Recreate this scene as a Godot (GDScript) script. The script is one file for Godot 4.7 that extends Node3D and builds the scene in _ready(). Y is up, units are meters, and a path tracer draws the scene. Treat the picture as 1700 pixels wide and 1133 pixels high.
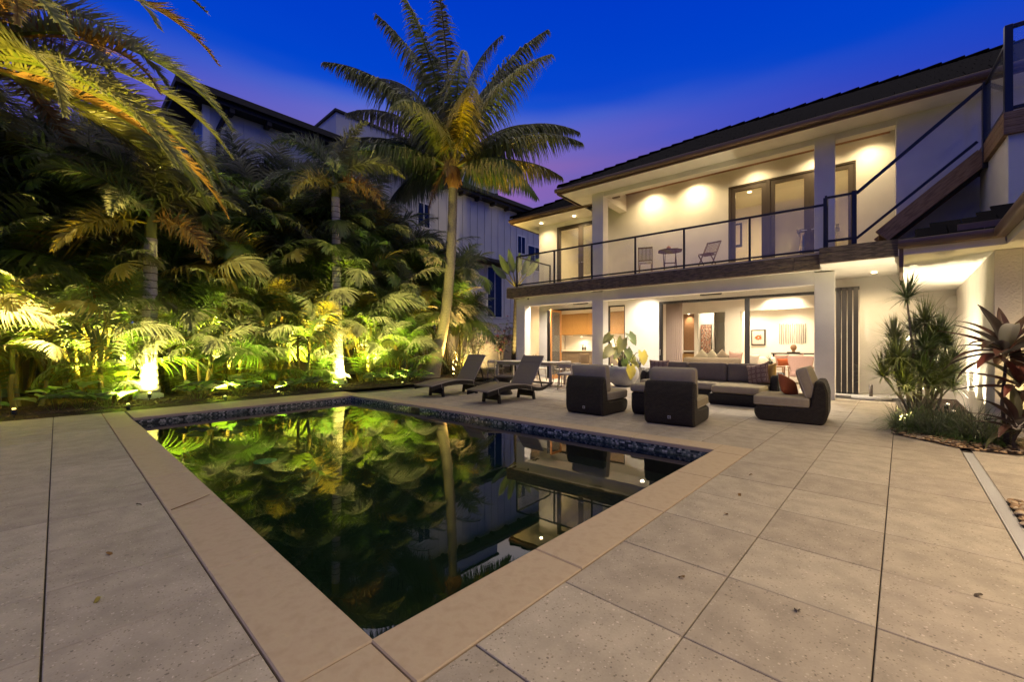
extends Node3D
# A villa's pool terrace at dusk. Metres, y up. The pool grid follows the world axes; the house is turned by a few degrees (frame H).
var rng := RandomNumberGenerator.new()
var M := {}
var cache := {}
var used := {}
var HB := Basis(Vector3.UP, deg_to_rad(3.85))
var fr := {}
var env: Environment

func _ready() -> void:
	rng.seed = 7411
	camera_and_light()
	materials()
	ground_and_pool()
	deck()
	house()
	house_roofs()
	balcony_and_stairs()
	side_wing()
	rooms()
	neighbour()
	garden_bed()
	hedge()
	feature_palms()
	right_garden()
	terrace_furniture()
	dining()
	small_things()

func camera_and_light() -> void:
	var cam := Camera3D.new()
	cam.name = "camera"
	cam.projection = Camera3D.PROJECTION_FRUSTUM
	cam.near = 0.1
	cam.far = 400.0
	cam.size = 0.1 * 1133.0 / 698.0
	cam.frustum_offset = Vector2(0, 0.1 * 9.0 / 698.0)
	cam.position = Vector3(0, 1.25, 0)
	cam.rotation_degrees = Vector3(0, -47.25, 0)
	add_child(cam)
	cam.current = true
	env = Environment.new()
	env.background_mode = Environment.BG_SKY
	env.tonemap_mode = Environment.TONE_MAPPER_LINEAR
	env.tonemap_exposure = 1.0
	env.background_energy_multiplier = 1.0
	env.sdfgi_enabled = true
	env.ssao_enabled = true
	env.ssil_enabled = true
	var pm := PanoramaSkyMaterial.new()
	pm.panorama = dusk_sky()
	var sky := Sky.new()
	sky.sky_material = pm
	env.sky = sky
	var we := WorldEnvironment.new()
	we.name = "world_environment"
	we.environment = env
	add_child(we)
	# the afterglow: low in energy, very soft, warm
	var sun := DirectionalLight3D.new()
	sun.name = "afterglow"
	sun.light_color = Color(1.0, 0.93, 0.54)
	sun.light_energy = 0.48
	sun.light_angular_distance = 120.0
	sun.shadow_enabled = true
	sun.sky_mode = DirectionalLight3D.SKY_MODE_LIGHT_ONLY
	sun.transform = Transform3D(Basis.looking_at(Vector3(-0.28, -0.95, 0.06).normalized(), Vector3.UP), Vector3(0, 20, 0))
	add_child(sun)

func dusk_sky() -> ImageTexture:
	var w := 1024
	var h := 512
	var im := Image.create(w, h, false, Image.FORMAT_RGBF)
	var stops := [[-90.0, Color8(24, 30, 60)], [0.0, Color8(70, 100, 178)], [8.0, Color8(84, 116, 194)], [13.0, Color8(116, 108, 186)], [20.0, Color8(128, 104, 180)], [24.0, Color8(130, 108, 180)], [26.6, Color8(108, 108, 200)], [28.6, Color8(78, 104, 206)], [30.2, Color8(22, 80, 207)], [31.5, Color8(0, 69, 206)], [40.0, Color8(0, 57, 198)], [60.0, Color8(0, 34, 140)], [90.0, Color8(0, 20, 92)]]
	var plain_stops := [[-90.0, Color8(24, 30, 60)], [0.0, Color8(44, 66, 150)], [12.0, Color8(34, 62, 168)], [22.0, Color8(14, 62, 188)], [31.0, Color8(0, 66, 202)], [40.0, Color8(0, 56, 198)], [60.0, Color8(0, 34, 140)], [90.0, Color8(0, 20, 92)]]
	var n1 := FastNoiseLite.new()
	n1.seed = 5
	n1.frequency = 1.3
	n1.fractal_octaves = 4
	for y in h:
		var e := 90.0 - 180.0 * (y + 0.5) / h
		for x in w:
			var a := TAU * (x + 0.5) / w
			var ce := cos(deg_to_rad(e))
			var d := Vector3(sin(a) * ce, sin(deg_to_rad(e)), -cos(a) * ce)
			var wisp := n1.get_noise_3d(d.x * 1.2, d.y * 5.0, d.z * 1.2)
			var ee: float = e + wisp * 1.6
			var c := ramp_at(stops, ee)
			# the glow is strongest in one quarter of the horizon; elsewhere the blue runs down to it
			var da := wrapf(rad_to_deg(a) - 38.0, -180.0, 180.0)
			var gw := exp(-pow(da / 35.0, 2.0))
			c = ramp_at(plain_stops, ee).lerp(c, gw)
			# rosy streaks low in the sky
			var s := n1.get_noise_3d(d.x * 1.6 + 9.0, d.y * 13.0, d.z * 1.6)
			var band := exp(-pow((e - 17.0) / 7.0, 2.0))
			var k2 := clampf(0.5 + s * 1.6, 0.0, 1.0) * band
			c = c.lerp(Color8(160, 100, 176).srgb_to_linear(), 0.6 * k2 * gw)
			im.set_pixel(x, y, c)
	return ImageTexture.create_from_image(im)

func ramp_at(stops: Array, e: float) -> Color:
	for k in range(1, stops.size()):
		if e < stops[k][0]:
			var t: float = (e - stops[k - 1][0]) / (stops[k][0] - stops[k - 1][0])
			return (stops[k - 1][1] as Color).srgb_to_linear().lerp((stops[k][1] as Color).srgb_to_linear(), clampf(t, 0, 1))
	return (stops[stops.size() - 1][1] as Color).srgb_to_linear()

# ---------------------------------------------------------------- naming
func numbered(n: String) -> String:
	var k: int = used.get(n, 0)
	used[n] = k + 1
	return n if k == 0 else "%s_%03d" % [n, k]

func tag(o: Node, label: String, category: String, group := "") -> Node:
	o.set_meta("label", label)
	o.set_meta("category", category)
	if group != "":
		o.set_meta("group", group)
	return o

func thing(called: String, label: String, category: String, xf := Transform3D(), group := "") -> Node3D:
	var o := Node3D.new()
	o.name = numbered(called)
	o.transform = xf
	add_child(o)
	tag(o, label, category, group)
	return o

func part(parent: Node, called: String, mesh: Mesh, m: Material, xf := Transform3D()) -> MeshInstance3D:
	var o := MeshInstance3D.new()
	o.mesh = mesh
	o.material_override = m
	o.transform = xf
	o.name = numbered(called) if parent == self else called
	parent.add_child(o, true)
	return o

func structure(o: Node) -> Node:
	o.set_meta("kind", "structure")
	return o

func stuff(o: Node) -> Node:
	o.set_meta("kind", "stuff")
	return o

func W(x: float, y: float, z: float, yaw := 0.0) -> Transform3D:
	return Transform3D(Basis(Vector3.UP, yaw), Vector3(x, y, z))

func H(x: float, y: float, z: float, yaw := 0.0) -> Transform3D:
	return Transform3D(HB * Basis(Vector3.UP, yaw), HB * Vector3(x, y, z))

func ordinal(k: int) -> String:
	return ["first", "second", "third", "fourth", "fifth", "sixth", "seventh", "eighth", "ninth", "tenth", "eleventh", "twelfth", "thirteenth", "fourteenth", "fifteenth", "sixteenth", "seventeenth", "eighteenth"][k]

func rf(a: float, b: float) -> float:
	return rng.randf_range(a, b)

# ---------------------------------------------------------------- mesh tools
func ST(smooth := false) -> SurfaceTool:
	var st := SurfaceTool.new()
	st.begin(Mesh.PRIMITIVE_TRIANGLES)
	st.set_smooth_group(0 if smooth else -1)
	return st

func tri(st: SurfaceTool, a: Vector3, b: Vector3, c: Vector3) -> void:
	st.add_vertex(a)
	st.add_vertex(c)
	st.add_vertex(b)

func quad(st: SurfaceTool, a: Vector3, b: Vector3, c: Vector3, d: Vector3) -> void:
	tri(st, a, b, c)
	tri(st, a, c, d)

func done(st: SurfaceTool) -> ArrayMesh:
	st.generate_normals()
	return st.commit()

func tri_out(st: SurfaceTool, a: Vector3, b: Vector3, c: Vector3, mid: Vector3) -> void:
	if (b - a).cross(c - a).dot((a + b + c) / 3.0 - mid) >= 0.0:
		tri(st, a, b, c)
	else:
		tri(st, a, c, b)

func add_cbox(st: SurfaceTool, s: Vector3, bev: float, xf := Transform3D()) -> void:
	var hs := s * 0.5
	var b := minf(bev, minf(hs.x, minf(hs.y, hs.z)) * 0.45)
	var mid := xf.origin
	var p := func(sg: Vector3, ax: int) -> Vector3:
		var v := sg * hs
		for k in 3:
			if k != ax:
				v[k] -= sg[k] * b
		return xf * v
	for ax in 3:
		var a1 := (ax + 1) % 3
		var a2 := (ax + 2) % 3
		for s0: float in [-1.0, 1.0]:
			var q := []
			for uv in [[-1.0, -1.0], [1.0, -1.0], [1.0, 1.0], [-1.0, 1.0]]:
				var sg := Vector3.ZERO
				sg[ax] = s0
				sg[a1] = uv[0]
				sg[a2] = uv[1]
				q.append(p.call(sg, ax))
			tri_out(st, q[0], q[1], q[2], mid)
			tri_out(st, q[0], q[2], q[3], mid)
			for s1: float in [-1.0, 1.0]:
				var e := []
				for t: float in [-1.0, 1.0]:
					var sg := Vector3.ZERO
					sg[ax] = s0
					sg[a1] = s1
					sg[a2] = t
					e.append(p.call(sg, ax))
					e.append(p.call(sg, a1))
				tri_out(st, e[0], e[1], e[3], mid)
				tri_out(st, e[0], e[3], e[2], mid)
	for k in 8:
		var sg := Vector3(1 if k & 1 else -1, 1 if k & 2 else -1, 1 if k & 4 else -1)
		tri_out(st, p.call(sg, 0), p.call(sg, 1), p.call(sg, 2), mid)

func cbox(s: Vector3, bev := 0.005) -> ArrayMesh:
	var key := "b%.3f,%.3f,%.3f,%.3f" % [s.x, s.y, s.z, bev]
	if not cache.has(key):
		var st := ST()
		add_cbox(st, s, bev)
		cache[key] = done(st)
	return cache[key]

func box(parent: Node, called: String, m: Material, c: Vector3, s: Vector3, bev := 0.005, b := Basis()) -> MeshInstance3D:
	return part(parent, called, cbox(s, bev), m, Transform3D(b, c))

# a box from its six faces: x0, x1, y0, y1, z0, z1
func ext(parent: Node, called: String, m: Material, x0: float, x1: float, y0: float, y1: float, z0: float, z1: float, bev := 0.004) -> MeshInstance3D:
	return box(parent, called, m, Vector3(x0 + x1, y0 + y1, z0 + z1) * 0.5, Vector3(absf(x1 - x0), absf(y1 - y0), absf(z1 - z0)), bev)

func lathe(prof: Array, seg := 24, smooth := true) -> ArrayMesh:
	var st := ST(smooth)
	for i in seg:
		var a := TAU * i / seg
		var b := TAU * (i + 1) / seg
		for j in prof.size() - 1:
			var p: Vector2 = prof[j]
			var q: Vector2 = prof[j + 1]
			var A := Vector3(p.x * cos(a), p.y, p.x * sin(a))
			var B := Vector3(p.x * cos(b), p.y, p.x * sin(b))
			var C := Vector3(q.x * cos(b), q.y, q.x * sin(b))
			var D := Vector3(q.x * cos(a), q.y, q.x * sin(a))
			if q.x > 1e-5:
				tri(st, A, D, C)
			if p.x > 1e-5:
				tri(st, A, C, B)
	return done(st)

func add_tube(st: SurfaceTool, pts: Array, rad: Array, seg := 8, caps := true) -> void:
	var n := pts.size()
	var rings := []
	var nn := Vector3.ZERO
	for i in n:
		var t: Vector3 = ((pts[mini(i + 1, n - 1)] as Vector3) - (pts[maxi(i - 1, 0)] as Vector3)).normalized()
		if i == 0:
			nn = t.cross(Vector3(0.31, 0.2, 0.93)).normalized()
		nn = (nn - t * nn.dot(t)).normalized()
		var bb := t.cross(nn)
		var ring := []
		for k in seg:
			var a := TAU * k / seg
			ring.append((pts[i] as Vector3) + (nn * cos(a) + bb * sin(a)) * float(rad[i]))
		rings.append(ring)
	for i in n - 1:
		for k in seg:
			var l := (k + 1) % seg
			quad(st, rings[i][k], rings[i][l], rings[i + 1][l], rings[i + 1][k])
	if caps:
		for k in range(1, seg - 1):
			tri(st, rings[0][0], rings[0][k + 1], rings[0][k])
			tri(st, rings[n - 1][0], rings[n - 1][k], rings[n - 1][k + 1])

func tube(pts: Array, rad, seg := 8, smooth := true) -> ArrayMesh:
	var st := ST(smooth)
	var rr := []
	for i in pts.size():
		rr.append(rad[i] if rad is Array else rad)
	add_tube(st, pts, rr, seg)
	return done(st)

# straight bar of square section between two points
func bar(parent: Node, called: String, m: Material, a: Vector3, b: Vector3, w: float, h: float, bev := 0.003) -> MeshInstance3D:
	var d := b - a
	var up := Vector3.UP if absf(d.normalized().y) < 0.98 else Vector3.RIGHT
	return part(parent, called, cbox(Vector3(w, h, d.length()), bev), m, Transform3D(Basis.looking_at(d.normalized(), up), (a + b) * 0.5))

func round_poly(pts: Array, r: float, n := 3) -> PackedVector2Array:
	var out := PackedVector2Array()
	var c := pts.size()
	for i in c:
		var p: Vector2 = pts[i]
		var a: Vector2 = pts[(i + c - 1) % c]
		var b: Vector2 = pts[(i + 1) % c]
		var k := minf(r, minf(p.distance_to(a), p.distance_to(b)) * 0.45)
		var s := p + (a - p).normalized() * k
		var e := p + (b - p).normalized() * k
		for j in n + 1:
			var t := float(j) / n
			out.append(s.lerp(p, t).lerp(p.lerp(e, t), t))
	return out

# polygon in x-y pushed out along z, centred, its rim chamfered
func prism(poly: PackedVector2Array, w: float, bev := 0.01) -> ArrayMesh:
	if Geometry2D.is_polygon_clockwise(poly):
		poly = poly.duplicate()
		poly.reverse()
	var n := poly.size()
	var inn := PackedVector2Array()
	for i in n:
		var e1 := (poly[i] - poly[(i + n - 1) % n]).normalized()
		var e2 := (poly[(i + 1) % n] - poly[i]).normalized()
		var nr := (Vector2(-e1.y, e1.x) + Vector2(-e2.y, e2.x)).normalized()
		inn.append(poly[i] + nr * bev)
	var st := ST()
	var z := w * 0.5
	var L := [[inn, -z], [poly, -z + bev], [poly, z - bev], [inn, z]]
	for j in 3:
		for i in n:
			var k := (i + 1) % n
			var a: Vector2 = L[j][0][i]
			var b: Vector2 = L[j][0][k]
			var c: Vector2 = L[j + 1][0][k]
			var d: Vector2 = L[j + 1][0][i]
			quad(st, Vector3(a.x, a.y, L[j][1]), Vector3(b.x, b.y, L[j][1]), Vector3(c.x, c.y, L[j + 1][1]), Vector3(d.x, d.y, L[j + 1][1]))
	var ix := Geometry2D.triangulate_polygon(inn)
	for t in range(0, ix.size(), 3):
		var a := inn[ix[t]]
		var b := inn[ix[t + 1]]
		var c := inn[ix[t + 2]]
		if (b - a).cross(c - a) < 0:
			var q := b
			b = c
			c = q
		tri(st, Vector3(a.x, a.y, z), Vector3(b.x, b.y, z), Vector3(c.x, c.y, z))
		tri(st, Vector3(a.x, a.y, -z), Vector3(c.x, c.y, -z), Vector3(b.x, b.y, -z))
	return done(st)

# soft block: rounded, with crowned faces
func cushion(s: Vector3, r: float, puff: float, n := 7, crumple := 0.0) -> ArrayMesh:
	var st := ST(true)
	var hs := s * 0.5
	var thin := s.min_axis_index()
	var nz := FastNoiseLite.new()
	nz.frequency = 3.0
	nz.seed = int(s.x * 991.0)
	var f := func(q: Vector3) -> Vector3:
		var lim := hs - Vector3.ONE * r
		var o := q * hs
		var c := o.clamp(-lim, lim)
		var d := o - c
		var v := c + (d.normalized() * r if d.length() > 1e-6 else Vector3.ZERO)
		var k := 1.0
		for a in 3:
			if a != thin:
				k *= 1.0 - pow(absf(q[a]), 2.0)
		v[thin] += signf(q[thin]) * puff * k * absf(q[thin])
		if crumple > 0.0:
			v += Vector3.ONE * nz.get_noise_3dv(v * 2.0) * crumple
		return v
	for ax in 3:
		var a1 := (ax + 1) % 3
		var a2 := (ax + 2) % 3
		for s0: float in [-1.0, 1.0]:
			for i in n:
				for j in n:
					var g := []
					for uv in [[0, 0], [1, 0], [1, 1], [0, 1]]:
						var q := Vector3.ZERO
						q[ax] = s0
						q[a1] = sin((-1.0 + 2.0 * (i + uv[0]) / n) * PI / 2.0)
						q[a2] = sin((-1.0 + 2.0 * (j + uv[1]) / n) * PI / 2.0)
						g.append(f.call(q))
					if s0 < 0:
						g.reverse()
					quad(st, g[0], g[1], g[2], g[3])
	return done(st)

# throw pillow: pinched corners
func pillow(w: float, h: float, t: float) -> ArrayMesh:
	var key := "p%.2f,%.2f,%.2f" % [w, h, t]
	if cache.has(key):
		return cache[key]
	var st := ST(true)
	var n := 12
	for side: float in [-1.0, 1.0]:
		for i in n:
			for j in n:
				var g := []
				for uv in [[0, 0], [1, 0], [1, 1], [0, 1]]:
					var u: float = -1.0 + 2.0 * (i + uv[0]) / n
					var v: float = -1.0 + 2.0 * (j + uv[1]) / n
					var k := pow(maxf(0.0, (1.0 - u * u) * (1.0 - v * v)), 0.42)
					var pinch := 1.0 - 0.10 * (1.0 - u * u) * v * v
					var pinch2 := 1.0 - 0.10 * (1.0 - v * v) * u * u
					g.append(Vector3(u * w * 0.5 * pinch2, v * h * 0.5 * pinch, side * t * 0.5 * k))
				if side < 0:
					g.reverse()
				quad(st, g[0], g[1], g[2], g[3])
	cache[key] = done(st)
	return cache[key]

func sheet(x0: float, x1: float, z0: float, z1: float, y: float) -> ArrayMesh:
	var st := ST()
	quad(st, Vector3(x0, y, z0), Vector3(x0, y, z1), Vector3(x1, y, z1), Vector3(x1, y, z0))
	return done(st)

# flat ring: outer rectangle with an inner quadrilateral left open (corners in the order -x-z, -x+z, +x+z, +x-z)
func holed(x0: float, x1: float, z0: float, z1: float, hole: Array, y: float) -> ArrayMesh:
	var st := ST()
	var o := [Vector3(x0, y, z0), Vector3(x0, y, z1), Vector3(x1, y, z1), Vector3(x1, y, z0)]
	for k in 4:
		var l := (k + 1) % 4
		var a := Vector3(hole[k].x, y, hole[k].z)
		var b := Vector3(hole[l].x, y, hole[l].z)
		quad(st, o[k], o[l], b, a)
	return done(st)

# a lamp: glowing lens with its light inside
func spot(parent: Node, called: String, at: Vector3, dir: Vector3, energy: float, angle: float, col: Color, r := 0.045, glow := 8.0, soft := 0.05) -> MeshInstance3D:
	var up := Vector3.UP if absf(dir.normalized().y) < 0.95 else Vector3.RIGHT
	var key := "lens%.3f" % r
	if not cache.has(key):
		cache[key] = lathe([Vector2(0, -0.012), Vector2(r, -0.012), Vector2(r * 1.02, 0.0), Vector2(r, 0.012), Vector2(0, 0.012)], 20, false)
	var mk := "glow%.1f%s" % [glow, col.to_html()]
	if not M.has(mk):
		var m := StandardMaterial3D.new()
		m.albedo_color = Color(0.8, 0.8, 0.8)
		m.emission_enabled = true
		m.emission = col
		m.emission_energy_multiplier = glow
		M[mk] = m
	var b := Basis.looking_at(dir.normalized(), up)
	var o := part(parent, called, cache[key], M[mk], Transform3D(b * Basis(Vector3.RIGHT, PI / 2), at))
	var l := SpotLight3D.new()
	l.name = "light"
	l.light_color = col
	l.light_energy = energy
	l.spot_range = 30.0
	l.spot_attenuation = 2.0
	l.spot_angle = angle
	l.spot_angle_attenuation = 1.0
	l.light_size = soft
	l.shadow_enabled = true
	l.transform = Transform3D(Basis(Vector3.RIGHT, -PI / 2), Vector3.ZERO)
	o.add_child(l)
	return o

# ---------------------------------------------------------------- materials (colours are linear base colours)
func noise_tex(freq: float, oct: int, ramp := [], size := 512, as_normal := false, bump := 4.0, sd := 1, type := FastNoiseLite.TYPE_SIMPLEX_SMOOTH) -> NoiseTexture2D:
	var n := FastNoiseLite.new()
	n.noise_type = type
	n.seed = sd
	n.frequency = freq
	n.fractal_octaves = oct
	var t := NoiseTexture2D.new()
	t.width = size
	t.height = size
	t.seamless = true
	t.noise = n
	t.as_normal_map = as_normal
	t.bump_strength = bump
	if ramp.size() > 0:
		var g := Gradient.new()
		g.offsets = PackedFloat32Array()
		g.colors = PackedColorArray()
		var offs := PackedFloat32Array()
		var cols := PackedColorArray()
		for r in ramp:
			offs.append(r[0])
			cols.append((r[1] as Color).linear_to_srgb())
		g.offsets = offs
		g.colors = cols
		t.color_ramp = g
	return t

func mt(key: String, c: Color, rough := 0.7, tex: Texture2D = null, sc := Vector3.ONE, world := true, bump: Texture2D = null, bs := 0.3) -> StandardMaterial3D:
	var m := StandardMaterial3D.new()
	m.resource_name = key
	m.albedo_color = c.linear_to_srgb()
	m.roughness = rough
	if tex or bump:
		m.uv1_triplanar = true
		m.uv1_world_triplanar = world
		m.uv1_scale = sc
	if tex:
		m.albedo_texture = tex
	if bump:
		m.heightmap_enabled = true
		m.heightmap_texture = bump
		m.heightmap_scale = bs
	M[key] = m
	return m

func leafy(key: String, c: Color, back := 0.5, rough := 0.33) -> void:
	var m := mt(key, c, rough)
	m.metallic_specular = 0.4
	m.cull_mode = BaseMaterial3D.CULL_DISABLED
	m.backlight_enabled = true
	m.backlight = Color(back, back, back)

# exposed-aggregate paving: cement with small dark and pale chips
func paving_tex(tint: Color, sd: int) -> ImageTexture:
	var S := 1024
	var n := FastNoiseLite.new()
	n.seed = sd
	n.frequency = 0.006
	n.fractal_octaves = 5
	var base := n.get_seamless_image(S, S)
	n.frequency = 0.11
	n.seed = sd + 3
	var fine := n.get_seamless_image(S, S)
	var im := Image.create(S, S, false, Image.FORMAT_RGB8)
	for y in S:
		for x in S:
			var v := 0.78 + 0.38 * base.get_pixel(x, y).r + 0.16 * (fine.get_pixel(x, y).r - 0.5)
			im.set_pixel(x, y, Color(tint.r * v, tint.g * v, tint.b * v).linear_to_srgb())
	var r := RandomNumberGenerator.new()
	r.seed = sd * 31
	for k in 4600:
		var big := r.randf()
		var w := r.randi_range(2, 5) if big < 0.9 else r.randi_range(5, 8)
		var hh := r.randi_range(1, 3) if big < 0.9 else r.randi_range(3, 5)
		var t := r.randf()
		var f := r.randf_range(0.40, 0.80) if t < 0.6 else r.randf_range(1.12, 1.55)
		var c := Color(tint.r * f, tint.g * f * (0.98 if t < 0.55 else 1.0), tint.b * f * (0.92 if t < 0.55 else 1.05)).linear_to_srgb()
		var px := r.randi_range(0, S - 14)
		var py := r.randi_range(2, S - 14)
		im.fill_rect(Rect2i(px, py, w, hh), c)
		im.fill_rect(Rect2i(px + 1, py - 1, maxi(1, w - 2), hh + 2), c)
	return ImageTexture.create_from_image(im)

func weave_tex(height: bool) -> ImageTexture:
	var S := 128
	var im := Image.create(S, S, false, Image.FORMAT_RGB8)
	var r := RandomNumberGenerator.new()
	r.seed = 5
	var tones := {}
	for y in S:
		for x in S:
			var row := y / 8
			var colm := (x + (8 if row % 2 else 0)) / 16 % 8
			var fx := fposmod((x + (8 if row % 2 else 0)) / 16.0, 1.0)
			var fy := fposmod(y / 8.0, 1.0)
			var hgt := sqrt(maxf(0.0, sin(PI * fy))) * (0.35 + 0.65 * sin(PI * fx))
			if height:
				im.set_pixel(x, y, Color(hgt, hgt, hgt))
			else:
				var key := row * 16 + colm
				if not tones.has(key):
					tones[key] = r.randf_range(0.65, 1.35)
				var t: float = tones[key]
				im.set_pixel(x, y, Color(0.024 * t, 0.0175 * t, 0.012 * t).linear_to_srgb())
	return ImageTexture.create_from_image(im)

# printed pillow: rows of loose rings and bars
func print_tex() -> ImageTexture:
	var S := 128
	var im := Image.create(S, S, false, Image.FORMAT_RGB8)
	for y in S:
		for x in S:
			var u := fposmod(x / 32.0, 1.0) - 0.5
			var v := fposmod(y / 32.0, 1.0) - 0.5
			var d := maxf(absf(u), absf(v))
			var k := 1.0 if (d > 0.20 and d < 0.30) or (absf(u) < 0.05 and d < 0.2) or d > 0.47 else 0.0
			var c := Color(0.13, 0.065, 0.05).lerp(Color(0.42, 0.31, 0.22), k)
			im.set_pixel(x, y, c.linear_to_srgb())
	return ImageTexture.create_from_image(im)

func abstract_tex(sd: int, cols: Array, fx: float, fy: float) -> ImageTexture:
	var n := FastNoiseLite.new()
	n.seed = sd
	n.frequency = 1.0
	n.fractal_octaves = 4
	n.domain_warp_enabled = true
	n.domain_warp_amplitude = 1.4
	var im := Image.create(96, 128, false, Image.FORMAT_RGB8)
	for y in 128:
		for x in 96:
			var v := clampf(0.5 + 0.9 * n.get_noise_2d(x / 96.0 * fx, y / 128.0 * fy), 0, 0.999) * (cols.size() - 1)
			var i := int(v)
			im.set_pixel(x, y, (cols[i] as Color).lerp(cols[i + 1], v - i).linear_to_srgb())
	return ImageTexture.create_from_image(im)

func wood_ramp(a: Color, b: Color, c: Color) -> Array:
	return [[0.0, a], [0.35, b], [0.5, a.lerp(b, 0.4)], [0.68, c], [1.0, b]]

func materials() -> void:
	var stucco := noise_tex(0.09, 3, [], 512, false, 4.0, 3)
	var wallmot := noise_tex(0.008, 4, [[0.0, Color(0.90, 0.90, 0.90)], [1.0, Color(1, 1, 1)]], 512, false, 4.0, 8)
	mt("wall", Color(0.72, 0.69, 0.63), 0.85, wallmot, Vector3.ONE * 0.4, true, stucco, 0.12)
	mt("rough_wall", Color(0.70, 0.66, 0.60), 0.9, wallmot, Vector3.ONE * 0.6, true, stucco, 0.5)
	mt("soffit", Color(0.74, 0.71, 0.66), 0.8, wallmot, Vector3.ONE * 0.5)
	mt("room", Color(0.76, 0.72, 0.65), 0.9)
	mt("room_floor", Color(0.42, 0.36, 0.29), 0.35, wallmot, Vector3.ONE * 0.6)
	var grain := noise_tex(0.02, 5, wood_ramp(Color(0.085, 0.062, 0.040), Color(0.17, 0.122, 0.078), Color(0.050, 0.036, 0.026)), 512, false, 4.0, 21)
	mt("old_beam", Color(1, 1, 1), 0.85, grain, Vector3(1.3, 3.0, 0.35), false, noise_tex(0.05, 3), 0.3)
	var grain2 := noise_tex(0.02, 5, wood_ramp(Color(0.20, 0.115, 0.060), Color(0.27, 0.165, 0.09), Color(0.15, 0.08, 0.04)), 512, false, 4.0, 33)
	mt("stair_wood", Color(1, 1, 1), 0.7, grain2, Vector3(1.3, 3.0, 0.35), false)
	mt("teak", Color(0.30, 0.135, 0.055), 0.5, noise_tex(0.03, 4, [[0.0, Color(0.7, 0.7, 0.7)], [1.0, Color(1, 1, 1)]]), Vector3(3, 3, 0.6), false)
	mt("orange_wood", Color(0.42, 0.19, 0.055), 0.4)
	mt("cabinet", Color(0.46, 0.27, 0.10), 0.45, noise_tex(0.03, 4, [[0.0, Color(0.78, 0.78, 0.78)], [1.0, Color(1, 1, 1)]], 256, false, 4.0, 6), Vector3(4, 0.6, 4), false)
	mt("drawer", Color(0.20, 0.165, 0.135), 0.5)
	mt("walnut", Color(0.30, 0.16, 0.08), 0.45, noise_tex(0.03, 4, [[0.0, Color(0.75, 0.75, 0.75)], [1.0, Color(1, 1, 1)]], 256, false, 4.0, 9), Vector3(1, 6, 1), false)
	mt("bronze_frame", Color(0.062, 0.046, 0.033), 0.45)
	mt("dark_frame", Color(0.016, 0.014, 0.013), 0.4)
	mt("rail", Color(0.012, 0.011, 0.011), 0.35)
	mt("gutter", Color(0.115, 0.070, 0.045), 0.4)
	mt("roof", Color(0.011, 0.010, 0.012), 0.85, noise_tex(0.02, 4, [[0.0, Color(0.55, 0.55, 0.55)], [1.0, Color(1, 1, 1)]], 256, false, 4.0, 12), Vector3.ONE * 1.5)
	M.roof.metallic_specular = 0.12
	mt("white", Color(0.78, 0.77, 0.74), 0.5)
	mt("steel", Color(0.55, 0.55, 0.55), 0.3).metallic = 1.0
	mt("grate", Color(0.62, 0.62, 0.62), 0.4).metallic = 0.6
	mt("black_plastic", Color(0.015, 0.015, 0.016), 0.4)
	mt("curtain", Color(0.42, 0.33, 0.27), 0.9)
	mt("concrete", Color(0.34, 0.33, 0.31), 0.8, noise_tex(0.03, 5, [[0.0, Color(0.7, 0.7, 0.7)], [1.0, Color(1, 1, 1)]], 512, false, 4.0, 14), Vector3.ONE * 1.5, false, stucco, 0.2)
	for k in 4:
		var t := paving_tex([Color(0.395, 0.342, 0.268), Color(0.36, 0.310, 0.245), Color(0.415, 0.362, 0.285), Color(0.385, 0.332, 0.265)][k], 11 + k * 7)
		mt("slab%d" % k, Color(1, 1, 1), 0.62, t, Vector3.ONE * 0.62, true, stucco, 0.12)
		M["slab%d" % k].uv1_offset = Vector3(0.37, 0.11, 0.61) * k
	mt("grout", Color(0.10, 0.085, 0.07), 0.95, noise_tex(0.03, 4, [[0.0, Color(0.5, 0.5, 0.5)], [1.0, Color(1, 1, 1)]], 256, false, 4.0, 15), Vector3.ONE * 2.0)
	var lime := noise_tex(0.012, 5, [[0.0, Color(0.41, 0.315, 0.205)], [0.4, Color(0.455, 0.35, 0.235)], [0.62, Color(0.47, 0.37, 0.25)], [1.0, Color(0.43, 0.335, 0.22)]], 1024, false, 4.0, 44)
	mt("coping", Color(1, 1, 1), 0.6, lime, Vector3(0.8, 0.8, 0.8), true, noise_tex(0.15, 2, [], 512, false, 4.0, 2), 0.05)
	mt("plaster", Color(0.012, 0.040, 0.020), 0.7, noise_tex(0.35, 3, [[0.0, Color(0.35, 0.4, 0.35)], [1.0, Color(1, 1, 1)]], 512, false, 4.0, 17), Vector3.ONE * 1.2)
	var w := mt("water", Color(1, 1, 1), 0.0)
	w.albedo_color = Color(0.75, 0.95, 0.85, 0.0)
	w.transparency = BaseMaterial3D.TRANSPARENCY_ALPHA
	w.refraction_enabled = true
	w.refraction_scale = 0.075
	w.uv1_triplanar = true
	w.uv1_world_triplanar = true
	w.uv1_scale = Vector3.ONE * 0.35
	w.normal_enabled = true
	w.normal_scale = 0.0018
	w.normal_texture = noise_tex(0.02, 3, [], 512, true, 8.0, 51)
	var g := mt("glass", Color(1, 1, 1), 0.0)
	g.albedo_color = Color(0.93, 0.97, 0.95, 0.04)
	g.transparency = BaseMaterial3D.TRANSPARENCY_ALPHA
	mt("mulch", Color(1, 1, 1), 0.95, noise_tex(0.05, 5, [[0.0, Color(0.014, 0.008, 0.005)], [0.5, Color(0.045, 0.026, 0.015)], [1.0, Color(0.085, 0.052, 0.03)]], 512, false, 4.0, 19), Vector3.ONE * 0.9, true, noise_tex(0.08, 4), 2.0)
	mt("soil", Color(0.05, 0.04, 0.025), 0.95)
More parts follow.
